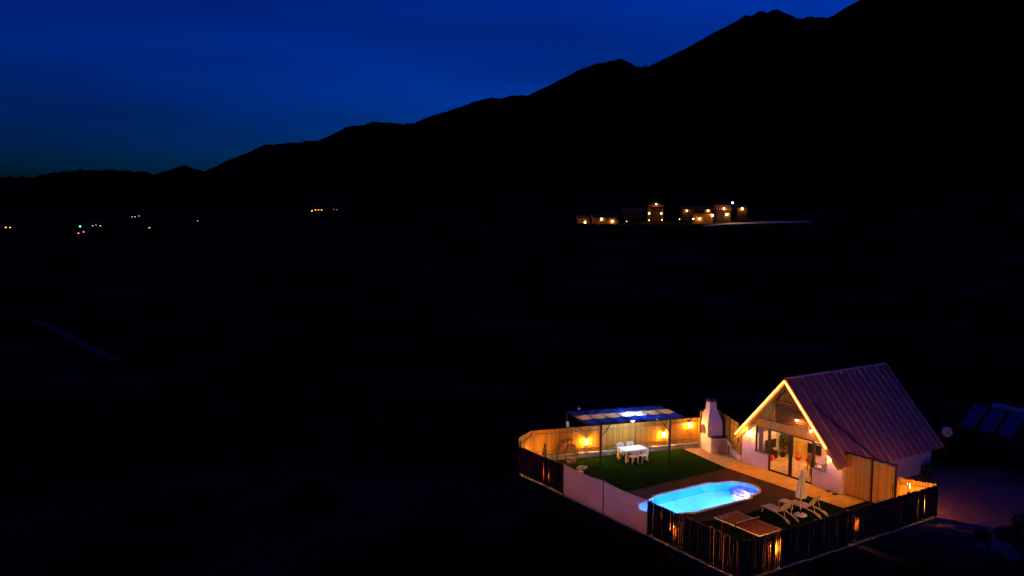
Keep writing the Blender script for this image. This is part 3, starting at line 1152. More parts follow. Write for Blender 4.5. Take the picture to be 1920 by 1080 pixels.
def leaf_cloud(n_, rad, leaf, seed, fn=None):
    """many small leaf faces through a volume"""
    rr = np.random.default_rng(seed)
    vs_, fs_ = [], []
    for i in range(n_):
        while True:
            p = rr.uniform(-1, 1, 3)
            q = np.linalg.norm(p)
            if 0.25 < q < 1:
                break
        p = p / q * q ** 0.45
        lump = 0.78 + 0.35 * noise.noise(Vector(p * 2.1) + Vector((seed, 0, 0)))
        c = Vector(p * np.array(rad) * lump)
        if fn:
            c = fn(c)
        a = Vector(rr.normal(size=3)).normalized()
        b3 = a.cross(Vector(rr.normal(size=3))).normalized()
        l = leaf * rr.uniform(0.6, 1.4)
        k = len(vs_)
        vs_ += [c - a * l, c + b3 * l * 0.45, c + a * l, c - b3 * l * 0.45]
        fs_.append((k, k + 1, k + 2, k + 3))
    return vs_, fs_


def cloud_obj(name, vs_, fs_, m, parent, loc=(0, 0, 0)):
    me = bpy.data.meshes.new(name)
    me.from_pydata([tuple(v) for v in vs_], [], fs_)
    me.materials.append(m)
    return link(name, me, parent, loc)


pl_ = thing('house_plant', 'tall dark potted plant inside the house behind the left glass door', 'plant', (9.45, 1.50, 0.03))
MB().lathe([(0.13, 0), (0.18, 0.3), (0.16, 0.3)], 14).build('pot', BLACK, pl_)
MB().tube([(0, 0, 0.28), (0.02, 0.01, 1.3)], 0.02, 6).build('stem', BARK, pl_)
cloud_obj('foliage', *leaf_cloud(260, (0.30, 0.30, 0.75), 0.10, 4), FOLIAGE_G, pl_, (0, 0, 1.05))

RED = mat('red_rubber', (0.62, 0.015, 0.012), 0.3, var=0.05, spec=0.5)
for (x, y, lb) in ((9.63, 0.45, 'red balloon on the floor in the middle of the right glass door'), (9.70, -0.20, 'red balloon on the floor beside the right door frame'),
                   (8.18, 1.28, 'red balloon on the floor at the left edge of the glass doors')):
    bl = thing('balloon', lb, 'balloon', (x, y, 0.03), group='red balloons')
    MB().lathe([(0.012, 0.0), (0.03, 0.025), (0.10, 0.07), (0.155, 0.15), (0.165, 0.22), (0.13, 0.31), (0.06, 0.355), (0.01, 0.365)], 18).build('bulb', RED, bl, smooth=True)
    MB().lathe([(0.022, -0.0), (0.008, 0.02)], 8).build('knot', RED, bl)
rug = thing('rug', 'pale patterned rug on the house floor behind the glass doors', 'rug', (7.95, -1.2, 0.034))
RUGM = mat('rug_weave', (0.62, 0.46, 0.38), 0.95, var=0.1, scale=3, col2=(0.30, 0.15, 0.10), stretch=(5, 1.5, 1), lo=0.45, hi=0.55)
MB().box((0, 0, 0.006), (2.0, 2.7, 0.012)).build('pile', RUGM, rug)
CURT = mat('curtain_cloth', (0.42, 0.30, 0.36), 0.9, var=0.1)
cur = thing('curtain', 'gathered curtain at the left side of the left house window', 'curtain', (6.75, 0.95, 0.9))
vs_, fs_ = [], []
for i in range(25):
    yy = -0.16 + 0.32 * i / 24
    xx = 0.035 * math.sin(i * 1.3)
    vs_ += [(xx, yy, 0.0), (xx, yy, 1.66)]
fs_ = [(2 * i, 2 * i + 1, 2 * i + 3, 2 * i + 2) for i in range(24)]
MB().add(vs_, fs_).build('drape', CURT, cur, smooth=True)
MB().tube([(0, -0.6, 1.68), (0, 0.22, 1.68)], 0.012, 6).build('rod', METAL_DK, cur)
DWOOD = mat('dining_wood', (0.22, 0.10, 0.04), 0.5, var=0.25)
dt = thing('indoor_table', 'brown wooden dining table inside the right house window', 'table', (8.7, -2.1, 0.03))
MB().box((0, 0, 0.74), (1.4, 0.9, 0.05)).build('tabletop', DWOOD, dt)
for sx in (-1, 1):
    for sy in (-1, 1):
        MB().box((sx * 0.62, sy * 0.38, 0.36), (0.07, 0.07, 0.71)).build('leg', DWOOD, dt)


def wood_chair(label, x, y, rz):
    c = thing('indoor_chair', label, 'chair', (x, y, 0.03), math.radians(rz), 'brown chairs at the indoor table')
    MB().box((0, 0, 0.45), (0.42, 0.42, 0.04)).build('seat', DWOOD, c)
    MB().box((-0.2, 0, 0.78), (0.03, 0.40, 0.42)).build('backrest', DWOOD, c)
    for sx in (-1, 1):
        for sy in (-1, 1):
            MB().box((sx * 0.18, sy * 0.18, 0.215), (0.04, 0.04, 0.43)).build('leg', DWOOD, c)


wood_chair('brown wooden chair on the left of the indoor table', 8.55, -1.40, -90)
wood_chair('brown wooden chair at the near end of the indoor table', 7.8, -2.15, 0)
wood_chair('brown wooden chair at the far end of the indoor table', 9.6, -2.15, 180)

# ------------------------------------------------------------------ barbecue
BQ = math.atan2(-0.36, 0.93)
bbq = thing('barbecue_fireplace', 'white plastered outdoor barbecue with arched hearth and tapering chimney', 'barbecue', (6.12, 4.42, 0), BQ)
# local x: away to the right, local y: back along the arched front (front faces -x)
PINK = mat('bench_render', (0.52, 0.38, 0.32), 0.85, var=0.12, scale=4)
MB().box((0.55, 1.05, 0.45), (1.10, 2.10, 1.0)).build('bench', PLASTER, bbq, bevel=0.015)
MB().box((1.30, 0.36, 0.40), (0.38, 0.70, 0.90)).build('side_bench', PINK, bbq, bevel=0.01)
MB().box((0.62, -0.012, 0.44), (0.92, 0.02, 0.80)).build('front_tile_panel', PINK, bbq)
SLATE = mat('slate_top', (0.07, 0.055, 0.06), 0.5, var=0.2)
MB().box((0.80, 0.32, 0.965), (1.28, 0.62, 0.03)).build('worktop', SLATE, bbq)


def bbq_body():
    # square section tapering to the chimney, with an arched hearth cut into the -x face
    secs = [(0.95, 0.04, 1.06, 0.62, 1.95), (1.75, 0.04, 1.06, 0.62, 1.95), (2.05, 0.10, 1.00, 0.70, 1.86), (2.62, 0.30, 0.80, 0.95, 1.58), (3.05, 0.34, 0.78, 1.00, 1.54)]
    vs_, fs_ = [], []
    for (z, x0, x1, y0, y1) in secs:
        vs_ += [(x0, y0, z), (x1, y0, z), (x1, y1, z), (x0, y1, z)]
    for i in range(len(secs) - 1):
        for j in range(4):
            if i == 0 and j == 3:
                continue
            a, b3 = 4 * i + j, 4 * i + (j + 1) % 4
            fs_.append((a, b3, b3 + 4, a + 4))
    fs_.append((16, 17, 18, 19))
    # front face with arch
    x = 0.04
    yl, yr, zb, zt = 1.95, 0.62, 0.95, 1.75
    ym, rw, sp = (yl + yr) / 2, 0.42, 1.22
    archp = [(ym + rw, zb)] + [(ym + rw * math.cos(math.radians(a)), sp + 0.42 * math.sin(math.radians(a))) for a in range(0, 181, 15)] + [(ym - rw, zb)]
    k = len(vs_)
    outer = [(yl, zb), (yl, zt), (yr, zt), (yr, zb)]
    vs_ += [(x, yy, zz) for yy, zz in archp] + [(x + 0.55, yy, zz) for yy, zz in archp]
    m_ = len(archp)
    o = len(vs_)
    vs_ += [(x, yy, zz) for yy, zz in outer]
    half = m_ // 2
    fs_.append(tuple([o, o + 1] + [k + i for i in range(half, -1, -1)]))
    fs_.append(tuple([o + 1, o + 2] + [k + half]))
    fs_.append(tuple([o + 2, o + 3] + [k + i for i in range(m_ - 1, half - 1, -1)]))
    for i in range(m_ - 1):
        fs_.append((k + i, k + i + 1, k + m_ + i + 1, k + m_ + i))
    return vs_, fs_, [k + m_ + i for i in range(m_)]


vs_, fs_, backring = bbq_body()
mb = MB().add(vs_, fs_)
mb.build('chimney_hood', PLASTER, bbq)
bk = [vs_[i] for i in backring]
SOOT = mat('soot', (0.10, 0.055, 0.03), 0.95, var=0.4)
MB().add(bk, [tuple(range(len(bk)))]).build('hearth_back', SOOT, bbq)
BRICK = mat('brick', (0.34, 0.13, 0.07), 0.85, var=0.25, rand=0.2)
for i in range(4):
    for j in range(2):
        MB().box((0.40 + 0.32 * j, 1.07 + 0.13 * i, 3.11), (0.10, 0.09, 0.12)).build('cap_brick', BRICK, bbq)
for i in range(2):
    MB().box((0.56, 1.04 + 0.46 * i, 3.11), (0.10, 0.06, 0.12)).build('cap_brick', BRICK, bbq)
MB().box((0.56, 1.27, 3.195), (0.56, 0.66, 0.045)).build('cap_slab', SLATE, bbq)

STEEL = mat('sink_steel', (0.55, 0.58, 0.62), 0.35, metal=0.7, var=0.08)
snk = thing('sink_stand', 'small pale metal sink stand between the barbecue and the house', 'sink', (6.75, 3.25, 0.018), math.radians(58))
MB().box((0, 0, 0.80), (0.75, 0.45, 0.05)).box((0, 0.21, 0.90), (0.75, 0.03, 0.16)).build('basin_top', STEEL, snk)
for sx in (-1, 1):
    for sy in (-1, 1):
        MB().box((sx * 0.34, sy * 0.19, 0.385), (0.035, 0.035, 0.77)).build('leg', STEEL, snk)
MB().tube([(0.1, 0.17, 0.83), (0.1, 0.17, 1.05), (0.1, 0.10, 1.10), (0.1, 0.02, 1.06)], 0.012, 6).build('tap', STEEL, snk)

# ------------------------------------------------------------------ pergola
PU0, PU1, PV0, PV1, PZ = -4.36, 2.12, 4.52, 7.86, 2.80
pg = thing('pergola', 'black steel pergola with blue and white cloth roof strips over the lawn', 'pergola', (0, 0, 0), math.atan2(U.y, U.x))
for (uu, vv) in ((-3.45, PV0), (1.10, PV0), (-4.30, PV1), (2.06, PV1)):
    MB().box((uu, vv, PZ / 2 - 0.02), (0.09, 0.09, PZ - 0.03)).build('post', METAL_DK, pg)
for (a, b2) in (((PU0, PV0), (PU1, PV0)), ((PU0, PV1), (PU1, PV1)), ((PU0, PV0 + 1.12), (PU1, PV0 + 1.12)), ((PU0, PV0 + 2.24), (PU1, PV0 + 2.24))):
    MB().box(((a[0] + b2[0]) / 2, a[1], PZ + 0.02), (b2[0] - a[0], 0.05, 0.07)).build('beam', METAL_DK, pg)
NC = 7
for i in range(NC + 1):
    uu = PU0 + (PU1 - PU0) * i / NC
    MB().box((uu, (PV0 + PV1) / 2, PZ + 0.075), (0.045, PV1 - PV0 + 0.06, 0.04)).build('rafter', METAL_DK, pg)
for (uu, s) in ((-3.45, 1), (1.10, -1)):
    MB().tube([(uu, PV0, PZ - 0.75), (uu + s * 0.62, PV0, PZ - 0.02)], 0.025, 6).build('brace', METAL_DK, pg)
for row, (v0, v1, m) in enumerate(((PV0 + 0.02, PV0 + 1.08, SHADE_B), (PV0 + 1.16, PV0 + 2.20, SHADE_W), (PV0 + 2.28, PV1 - 0.02, SHADE_B))):
    for i in range(NC):
        u0 = PU0 + (PU1 - PU0) * i / NC + 0.028
        u1 = PU0 + (PU1 - PU0) * (i + 1) / NC - 0.028
        vs_, fs_ = [], []
        NN = 8
        for a in range(NN + 1):
            for c in range(NN + 1):
                fu, fv = a / NN, c / NN
                sag = 0.10 * math.sin(math.pi * fu) * (0.6 + 0.4 * math.sin(math.pi * fv)) * (0.8 + 0.2 * ((i * 7 + row * 3) % 5) / 4)
                vs_.append((u0 + (u1 - u0) * fu, v0 + (v1 - v0) * fv + 0.035 * math.sin(math.pi * fu) * (1 if fv > 0.5 else -1) * (abs(fv - 0.5) * 2 - 1) * -0.0, PZ + 0.115 - sag))
        fs_ = [(a * (NN + 1) + c, (a + 1) * (NN + 1) + c, (a + 1) * (NN + 1) + c + 1, a * (NN + 1) + c + 1) for a in range(NN) for c in range(NN)]
        MB().add(vs_, fs_).build('shade_cloth', m, pg, smooth=True)

# lamp hanging over the table, junction box, globe
hang = thing('hanging_lamp', 'bright white bulb hanging under the pergola over the dining table', 'lamp', (1.08, 6.15, 2.42))
MB().tube([(0, 0, 0.08), (0, 0, 0.36)], 0.01, 6).build('cord', BLACK, hang)
MB().lathe([(0.03, 0.10), (0.05, 0.05), (0.05, 0.04)], 12).build('socket', BLACK, hang)
MB().lathe([(0.02, -0.10), (0.07, -0.07), (0.09, -0.02), (0.06, 0.03), (0.035, 0.04)], 14).build('bulb', WHITE_L, hang, smooth=True)
jb = thing('floodlight_box', 'small white box fixed on the rear left pergola post above the fence', 'box', (-2.13, 8.62, 2.0))
MB().box((0, 0, 0.10), (0.16, 0.12, 0.36)).build('housing', WHITE_P, jb, bevel=0.02)
MB().box((0.10, 0, -0.02), (0.10, 0.05, 0.04)).build('cable_gland', WHITE_P, jb)
CHROME = mat('glossy_globe', (0.28, 0.26, 0.30), 0.08, metal=0.9, var=0.05, spec=0.8)
gb = thing('mirror_globe', 'small shiny dark globe on a thin pole behind the pergola', 'globe', (-0.78, 9.25, -0.1))
MB().tube([(0, 0, 0), (0, 0, 2.78)], 0.022, 8).build('pole', METAL_DK, gb)
MB().lathe([(0.01, -0.17)] + [(0.17 * math.cos(math.radians(a)), 0.17 * math.sin(math.radians(a))) for a in range(-75, 76, 15)] + [(0.01, 0.17)], 20, (0, 0, 2.93)).build('globe', CHROME, gb, smooth=True)

# ------------------------------------------------------------------ dining set
tr_ = math.radians(-9)
tb = thing('dining_table', 'white garden dining table on the lawn under the pergola', 'table', (1.0, 6.02, 0.012), tr_)
MB().box((0, 0, 0.735), (1.62, 0.98, 0.035)).build('tabletop', WHITE_P, tb, bevel=0.008)
MB().box((0, 0, 0.685), (1.42, 0.80, 0.06)).build('apron', WHITE_P, tb)
for sx in (-1, 1):
    for sy in (-1, 1):
        MB().box((sx * 0.74, sy * 0.42, 0.327), (0.085, 0.085, 0.654)).build('leg', WHITE_P, tb, bevel=0.01)


def make_chair():
    c = thing('garden_chair', '', 'chair', group='white garden chairs at the dining table')
    MB().box((0, 0, 0.43), (0.46, 0.46, 0.035)).build('seat', WHITE_P, c, bevel=0.01)
    # the backrest: a rounded frame with a lattice
    bk_ = bpy.data.objects.new('backrest', None)
    C.objects.link(bk_)
    bk_.parent = c
    bk_.location = (0, -0.22, 0.44)
    bk_.rotation_euler = (math.radians(10), 0, 0)
    MB().tube([(-0.21, 0, 0), (-0.22, 0, 0.36), (-0.19, 0, 0.42), (0.19, 0, 0.42), (0.22, 0, 0.36), (0.21, 0, 0)], 0.022, 6).build('back_frame', WHITE_P, bk_)
    for i in range(7):
        MB().box((-0.165 + 0.055 * i, 0, 0.205), (0.018, 0.014, 0.41)).build('back_slat', WHITE_P, bk_)
    for i in range(4):
        MB().box((0, 0.004, 0.08 + 0.085 * i), (0.40, 0.010, 0.016)).build('cross_slat', WHITE_P, bk_)
    for sx in (-1, 1):
        for sy in (-1, 1):
            MB().tube([(sx * 0.19, sy * 0.19, 0.42), (sx * 0.22, sy * 0.23, 0.0)], [0.026, 0.02], 6).build('leg', WHITE_P, c)
    return c


ch = make_chair()
tU = Vector((math.cos(tr_), math.sin(tr_), 0))
tV = Vector((-math.sin(tr_), math.cos(tr_), 0))
tp = Vector((1.0, 6.02, 0.012))
spots = [(-0.36, -0.62, 0, 'white garden chair at the near side of the table, left one'), (0.36, -0.62, 0, 'white garden chair at the near side of the table, right one'),
         (-0.36, 0.66, 180, 'white garden chair at the far side of the table, left one'), (0.36, 0.66, 180, 'white garden chair at the far side of the table, right one')]
for i, (a, b2, r_, lb) in enumerate(spots):
    p = tp + tU * a + tV * b2
    if i == 0:
        ch.location = p
        ch.rotation_euler = (0, 0, tr_ + math.radians(r_ + 4))
        ch['label'] = lb
    else:
        dup(ch, p, tr_ + math.radians(r_ + (i * 5 % 7) - 3), lb)

# ------------------------------------------------------------------ egg swing, stones, cypress
sg = thing('egg_swing_chair', 'dark wicker egg chair hanging from a double curved stand at the lawn edge', 'swing chair', (-4.55, 6.3, 0.012), math.radians(-12))
WICK = mat('wicker', (0.075, 0.05, 0.05), 0.6, var=0.3, scale=12)
for dy in (-0.14, 0.14):
    MB().tube([(0, dy, 0.0), (-0.02, dy, 1.25), (0.08, dy, 1.60), (0.32, dy, 1.86), (0.62, dy, 1.95), (0.92, dy, 1.95)], 0.028, 8).build('stand_arm', METAL_DK, sg)
MB().tube([(0.55 + 0.55 * math.cos(a * math.pi / 8), 0.5 * math.sin(a * math.pi / 8), 0.03) for a in range(16)], 0.025, 6, closed=True).build('stand_base', METAL_DK, sg)
eg = MB()
for k in range(12):
    a = k * math.pi / 12
    eg.tube([(0.90 + 0.40 * math.cos(a) * math.cos(math.radians(t_)), 0.46 * math.sin(a) * math.cos(math.radians(t_)), 1.02 + 0.62 * math.sin(math.radians(t_))) for t_ in range(-90, 91, 15)] , 0.011, 5)
    eg.tube([(0.90 - 0.40 * math.cos(a) * math.cos(math.radians(t_)), -0.46 * math.sin(a) * math.cos(math.radians(t_)), 1.02 + 0.62 * math.sin(math.radians(t_))) for t_ in range(-90, 91 if a > 1.2 else 0, 15)], 0.011, 5)
for k in range(7):
    t_ = math.radians(-70 + 18 * k)
    eg.tube([(0.90 + 0.40 * math.cos(a) * math.cos(t_), 0.46 * math.sin(a) * math.cos(t_), 1.02 + 0.62 * math.sin(t_)) for a in np.linspace(0, 2 * math.pi, 19)[:-1]], 0.011, 5, closed=True)
eg.build('basket', WICK, sg)
MB().tube([(0.90, 0, 1.64), (0.90, 0, 1.95)], 0.012, 6).build('chain', METAL_DK, sg)
CUSH = mat('seat_cushion', (0.50, 0.36, 0.16), 0.9, var=0.12)
MB().lathe([(0.02, 0.0), (0.24, 0.02), (0.31, 0.08), (0.28, 0.16), (0.05, 0.18)], 16, (0.90, 0, 0.56)).build('cushion', CUSH, sg, smooth=True)


def rock(label, x, y, z, s, seed, m=ROCK, group=None, nme='rock'):
    bm = bmesh.new()
    bmesh.ops.create_icosphere(bm, subdivisions=3, radius=1.0)
    for v in bm.verts:
        k = 1 + 0.42 * noise.fractal(v.co * 1.1 + Vector((seed * 3.1, seed, 0)), 0.9, 2.2, 4)
        v.co = Vector((v.co.x * s[0] * k, v.co.y * s[1] * k, max(-0.3, v.co.z) * s[2] * k))
    me = bpy.data.meshes.new(nme)
    bm.to_mesh(me)
    bm.free()
    me.materials.append(m)
    o = link(nme, me, None, (x, y, z))
    return tag(o, label, 'rock', group)


rock('pale flat stone on the lawn in front of the egg swing', -2.78, 6.22, 0.04, (0.34, 0.22, 0.16), 3, STONE)
rock('small pale stone at the lawn edge left of the egg swing stand', -3.35, 5.65, 0.04, (0.18, 0.20, 0.13), 5, STONE)

cyp = thing('cypress_shrub', 'small slender cypress shrub against the far left back fence', 'shrub', (-4.05, 8.30, 0.012))
MB().tube([(0, 0, 0), (0, 0, 0.9)], [0.03, 0.012], 6).build('trunk', BARK, cyp)
cloud_obj('crown', *leaf_cloud(700, (0.26, 0.26, 0.66), 0.045, 9, lambda c: Vector((c.x * (1.1 - (c.z + 0.66) / 1.45), c.y * (1.1 - (c.z + 0.66) / 1.45), c.z))), FOLIAGE_G, cyp, (0, 0, 0.72))

# ------------------------------------------------------------------ loungers, parasol, side table
LOUNGE = mat('lounger_plastic', (0.62, 0.50, 0.47), 0.5, var=0.05)


def make_lounger(label, loc, rz, back_deg):
    """local y: +y is the foot end"""
    r = thing('sun_lounger', label, 'sun lounger', loc, rz, 'white plastic sun loungers')
    for s in (-1, 1):
        MB().tube([(s * 0.30, 0.98, 0.30), (s * 0.30, 0.90, 0.34), (s * 0.30, -0.05, 0.30), (s * 0.30, -0.75, 0.17), (s * 0.30, -0.90, 0.10)], 0.030, 6).build('side_rail', LOUNGE, r)
        MB().tube([(s * 0.29, 0.80, 0.32), (s * 0.31, 0.92, 0.0)], 0.028, 6).build('leg', LOUNGE, r)
        MB().tube([(s * 0.29, -0.45, 0.23), (s * 0.31, -0.86, 0.03), (s * 0.31, -0.98, 0.02)], 0.028, 6).build('leg', LOUNGE, r)
    for k in range(11):
        MB().box((0, 0.90 - 0.092 * k, 0.335 - 0.003 * k), (0.56, 0.062, 0.018)).build('seat_slat', LOUNGE, r)
    bk_ = bpy.data.objects.new('backrest', None)
    C.objects.link(bk_)
    bk_.parent = r
    bk_.location = (0, -0.08, 0.31)
    bk_.rotation_euler = (-math.radians(back_deg), 0, 0)
    for s in (-1, 1):
        MB().tube([(s * 0.29, 0, 0), (s * 0.29, -0.55, 0.02), (s * 0.26, -0.80, 0.0)], 0.028, 6).build('back_rail', LOUNGE, bk_)
    for k in range(9):
        MB().box((0, -0.05 - 0.09 * k, 0.01), (0.54, 0.06, 0.016)).build('back_slat', LOUNGE, bk_)
    h = Vector((0, -0.08 - 0.55 * math.cos(math.radians(back_deg)), 0.31 + 0.55 * math.sin(math.radians(back_deg))))
    for s in (-1, 1):
        MB().tube([(s * 0.25, h.y, h.z - 0.02), (s * 0.25, h.y - 0.16, 0.16)], 0.02, 6).build('back_strut', LOUNGE, r)
    return r


make_lounger('white plastic sun lounger nearest the pool, left of the closed parasol', (0.85, -5.42, 0.006), math.radians(-4), 48)
make_lounger('white plastic sun lounger right of the closed parasol, near the patio', (2.62, -5.75, 0.006), math.radians(7), 55)
um = thing('parasol', 'closed white parasol standing between the two sun loungers', 'parasol', (1.92, -5.85, 0.006))
MB().tube([(0, 0, 0.05), (0, 0, 2.42)], 0.022, 8).build('pole', WHITE_P, um)
MB().lathe([(0.30, 0.0), (0.33, 0.03), (0.30, 0.07), (0.08, 0.10), (0.04, 0.11)], 24).build('base', WHITE_P, um, smooth=True)
MB().lathe([(0.04, 0.10), (0.045, 0.30), (0.03, 0.32)], 10).build('base_socket', BLACK, um)
PARA = mat('parasol_cloth', (0.72, 0.68, 0.66), 0.9, var=0.08)
prof = [(0.015, 2.40), (0.05, 2.33), (0.10, 2.10), (0.15, 1.75), (0.19, 1.35), (0.235, 1.00), (0.20, 0.93)]
k0 = []
NS = 48
for (r_, z) in prof:
    for j in range(NS):
        a = 2 * math.pi * j / NS
        rr_ = r_ * (1 + 0.24 * math.cos(8 * a) * min(1, (2.4 - z) / 0.5))
        k0.append((rr_ * math.cos(a), rr_ * math.sin(a), z))
fs_ = [(i * NS + j, i * NS + (j + 1) % NS, (i + 1) * NS + (j + 1) % NS, (i + 1) * NS + j) for i in range(len(prof) - 1) for j in range(NS)]
MB().add(k0, fs_ + [tuple(range(NS))]).build('folded_canopy', PARA, um, smooth=True)
st = thing('side_table', 'small square plastic side table between the loungers and the patio', 'side table', (1.98, -4.86, 0.006), math.radians(5))
TAN = mat('tan_plastic', (0.66, 0.50, 0.34), 0.5, var=0.06)
MB().box((0, 0, 0.44), (0.56, 0.56, 0.03)).build('tabletop', TAN, st, bevel=0.01)
for sx in (-1, 1):
    for sy in (-1, 1):
        MB().tube([(sx * 0.23, sy * 0.23, 0.43), (sx * 0.25, sy * 0.25, 0.0)], 0.022, 6).build('leg', WHITE_P, st)

# ------------------------------------------------------------------ table tennis table
tt = thing('table_tennis_table', 'reddish brown table tennis table with white edge lines by the front corner', 'game table', (-2.80, -6.56, 0.006))
TTOP = mat('table_tennis_top', (0.80, 0.20, 0.025), 0.7, var=0.2, scale=2.2, spec=0.08)
LINE = mat('white_line_paint', (0.78, 0.74, 0.70), 0.5, var=0.04)
for s in (-1, 1):
    MB().box((0, s * 0.686, 0.745), (1.49, 1.335, 0.026)).build('tabletop_half', TTOP, tt)
    MB().box((s * 0.7575, 0, 0.747), (0.022, 2.74, 0.034)).build('edge_line', LINE, tt)
    MB().box((0, s * 1.363, 0.747), (1.49, 0.022, 0.034)).build('edge_line', LINE, tt)
    for sy in (-1, 1):
        MB().box((s * 0.62, sy * 1.0, 0.365), (0.05, 0.05, 0.73)).build('leg', METAL_DK, tt)
    MB().box((0, s * 1.0, 0.60), (1.19, 0.04, 0.05)).build('crossbar', METAL_DK, tt)
    MB().box((s * 0.80, 0, 0.80), (0.035, 0.035, 0.26)).build('net_post', METAL_DK, tt)
NETM = cloth('net_mesh', (0.04, 0.035, 0.045), 0.22, 0.2, (0.95, 0.95, 0.95))
MB().box((0, 0, 0.918), (1.60, 0.012, 0.014)).build('net_tape', LINE, tt)
MB().add([(-0.78, 0, 0.765), (0.78, 0, 0.765), (0.78, 0, 0.912), (-0.78, 0, 0.912)], [(0, 1, 2, 3)]).build('net', NETM, tt)
for (x, y, rz, lb) in ((-3.30, -5.42, 30, 'table tennis bat lying at the far end, left one'), (-3.02, -5.50, -40, 'table tennis bat lying at the far end, right one')):
    bt = thing('table_tennis_bat', lb, 'bat', (x, y, 0.766), math.radians(rz), 'table tennis bats')
    MB().lathe([(0.075, 0.0), (0.078, 0.006), (0.075, 0.012)], 16).build('blade', LINE, bt)
    MB().box((0, -0.12, 0.008), (0.028, 0.10, 0.02)).build('handle', DWOOD, bt)

# shoes on the patio
for (x, y, rz, lb) in ((6.22, -4.28, 20, 'pair of dark shoes by the white wall, left pair'), (6.12, -4.78, -15, 'pair of dark shoes by the white wall, right pair')):
    sh = thing('shoe_pair', lb, 'shoes', (x, y, 0.024), math.radians(rz), 'dark shoes on the patio')
    for s in (-1, 1):
        o = MB().lathe([(0.035, 0.0), (0.048, 0.01), (0.05, 0.04), (0.03, 0.07)], 10).build('shoe', BLACK, sh, (0, s * 0.07, 0))
        o.scale = (2.9, 1, 1)
        o.rotation_euler = (0, 0, s * 0.15)

# ------------------------------------------------------------------ behind the house: dish, shrub, solar water heater
dish = thing('satellite_dish', 'round satellite dish on a pole behind the lower roof corner', 'satellite dish', (15.75, -5.35, -0.1))
DISHM = mat('dish_paint', (0.60, 0.50, 0.50), 0.55, var=0.06)
MB().tube([(0, 0, 0), (0, 0, 2.35)], 0.03, 8).build('pole', METAL_DK, dish)
dd_ = MB()
prof = [(0.01, 0.0), (0.15, 0.012), (0.25, 0.035), (0.31, 0.06), (0.315, 0.075), (0.24, 0.05), (0.14, 0.027), (0.01, 0.015)]
dd_.lathe(prof, 24)
o = dd_.build('reflector', DISHM, dish, (0, 0, 2.42), smooth=True)
o.rotation_euler = Vector((-0.75, -0.60, 0.28)).to_track_quat('Z', 'Y').to_euler()
dv = Vector((-0.75, -0.60, 0.28)).normalized()
MB().tube([Vector((0, 0, 2.15)), Vector((0, 0, 2.15)) + dv * 0.38 + Vector((0, 0, 0.14))], 0.012, 6).build('feed_arm', METAL_DK, dish)
MB().box(Vector((0, 0, 2.20)) + dv * 0.40 + Vector((0, 0, 0.12)), (0.06, 0.06, 0.09)).build('feed_horn', BLACK, dish)

shb = thing('wall_shrub', 'dark low shrub in front of the house side wall', 'shrub', (13.2, -5.75, ground_z(13.2, -10.2)))
shb.location.z = -0.12
MB().tube([(0, 0, 0), (0.05, 0.02, 0.5)], [0.04, 0.015], 6).build('stem', BARK, shb)
cloud_obj('foliage', *leaf_cloud(420, (0.55, 0.42, 0.52), 0.085, 21), FOLIAGE, shb, (0, 0, 0.6))

PANEL = mat('collector_glass', (0.03, 0.05, 0.26), 0.12, var=0.1, spec=0.9)
TANK = mat('tank_sheet', (0.28, 0.30, 0.50), 0.3, metal=0.5, var=0.06)
sol = thing('solar_water_heater', 'solar water heater with three dark blue panels and a tank, right of the house', 'solar heater', (23.2, -3.9, -0.12), math.radians(-3))
tilt = math.radians(40)
Rp = Matrix.Rotation(-tilt, 3, 'Y')
for k in range(3):
    y = 1.28 - 1.28 * k
    pn = bpy.data.objects.new('collector_panel', None)
    C.objects.link(pn)
    pn.parent = sol
    pn.location = (0.45, y, 1.78)
    pn.rotation_euler = (0, -tilt, 0)
    MB().box((0, 0, 0), (2.0, 1.02, 0.08)).build('case', METAL_DK, pn)
    MB().box((0, 0, 0.045), (1.92, 0.95, 0.012)).build('glazing', PANEL, pn)
    for xx in (-0.65, 0.75):
        zz = 1.78 + xx * math.sin(tilt) - 0.05
        MB().tube([(0.45 + xx * math.cos(tilt), y, 0.0), (0.45 + xx * math.cos(tilt), y, zz)], 0.022, 6).build('leg', METAL_DK, sol)
MB().tube([(1.40, -1.55, 2.55), (1.40, -1.50, 2.55), (1.40, 0.55, 2.55), (1.40, 0.60, 2.55)], [0.15, 0.23, 0.23, 0.15], 18).build('tank', TANK, sol, smooth=False)
for y in (-1.2, 0.3):
    MB().tube([(1.40, y, 0.0), (1.40, y, 2.36)], 0.025, 6).build('tank_leg', METAL_DK, sol)
MB().tube([(1.45, 0.95, 1.2), (1.45, 0.95, 3.05), (1.45, 0.15, 3.05)], 0.014, 6).build('pipe', METAL_DK, sol)
MB().tube([(1.45, -1.0, 2.75), (1.45, -1.0, 3.15)], 0.014, 6).build('vent_pipe', METAL_DK, sol)

# ------------------------------------------------------------------ rocks and bushes by the right edge
def bush(label, x, y, rad, seed, leaf=0.10, n_=420, nme='bush', cat='bush', m=FOLIAGE):
    z = ground_z(x, y)
    r = thing(nme, label, cat, (x, y, z))
    MB().tube([(0, 0, -0.05), (0.06, 0.03, rad[2] * 0.9)], [0.05, 0.02], 6).build('stem', BARK, r)
    cloud_obj('foliage', *leaf_cloud(n_, rad, leaf, seed), m, r, (0, 0, rad[2] * 0.85))
    return r


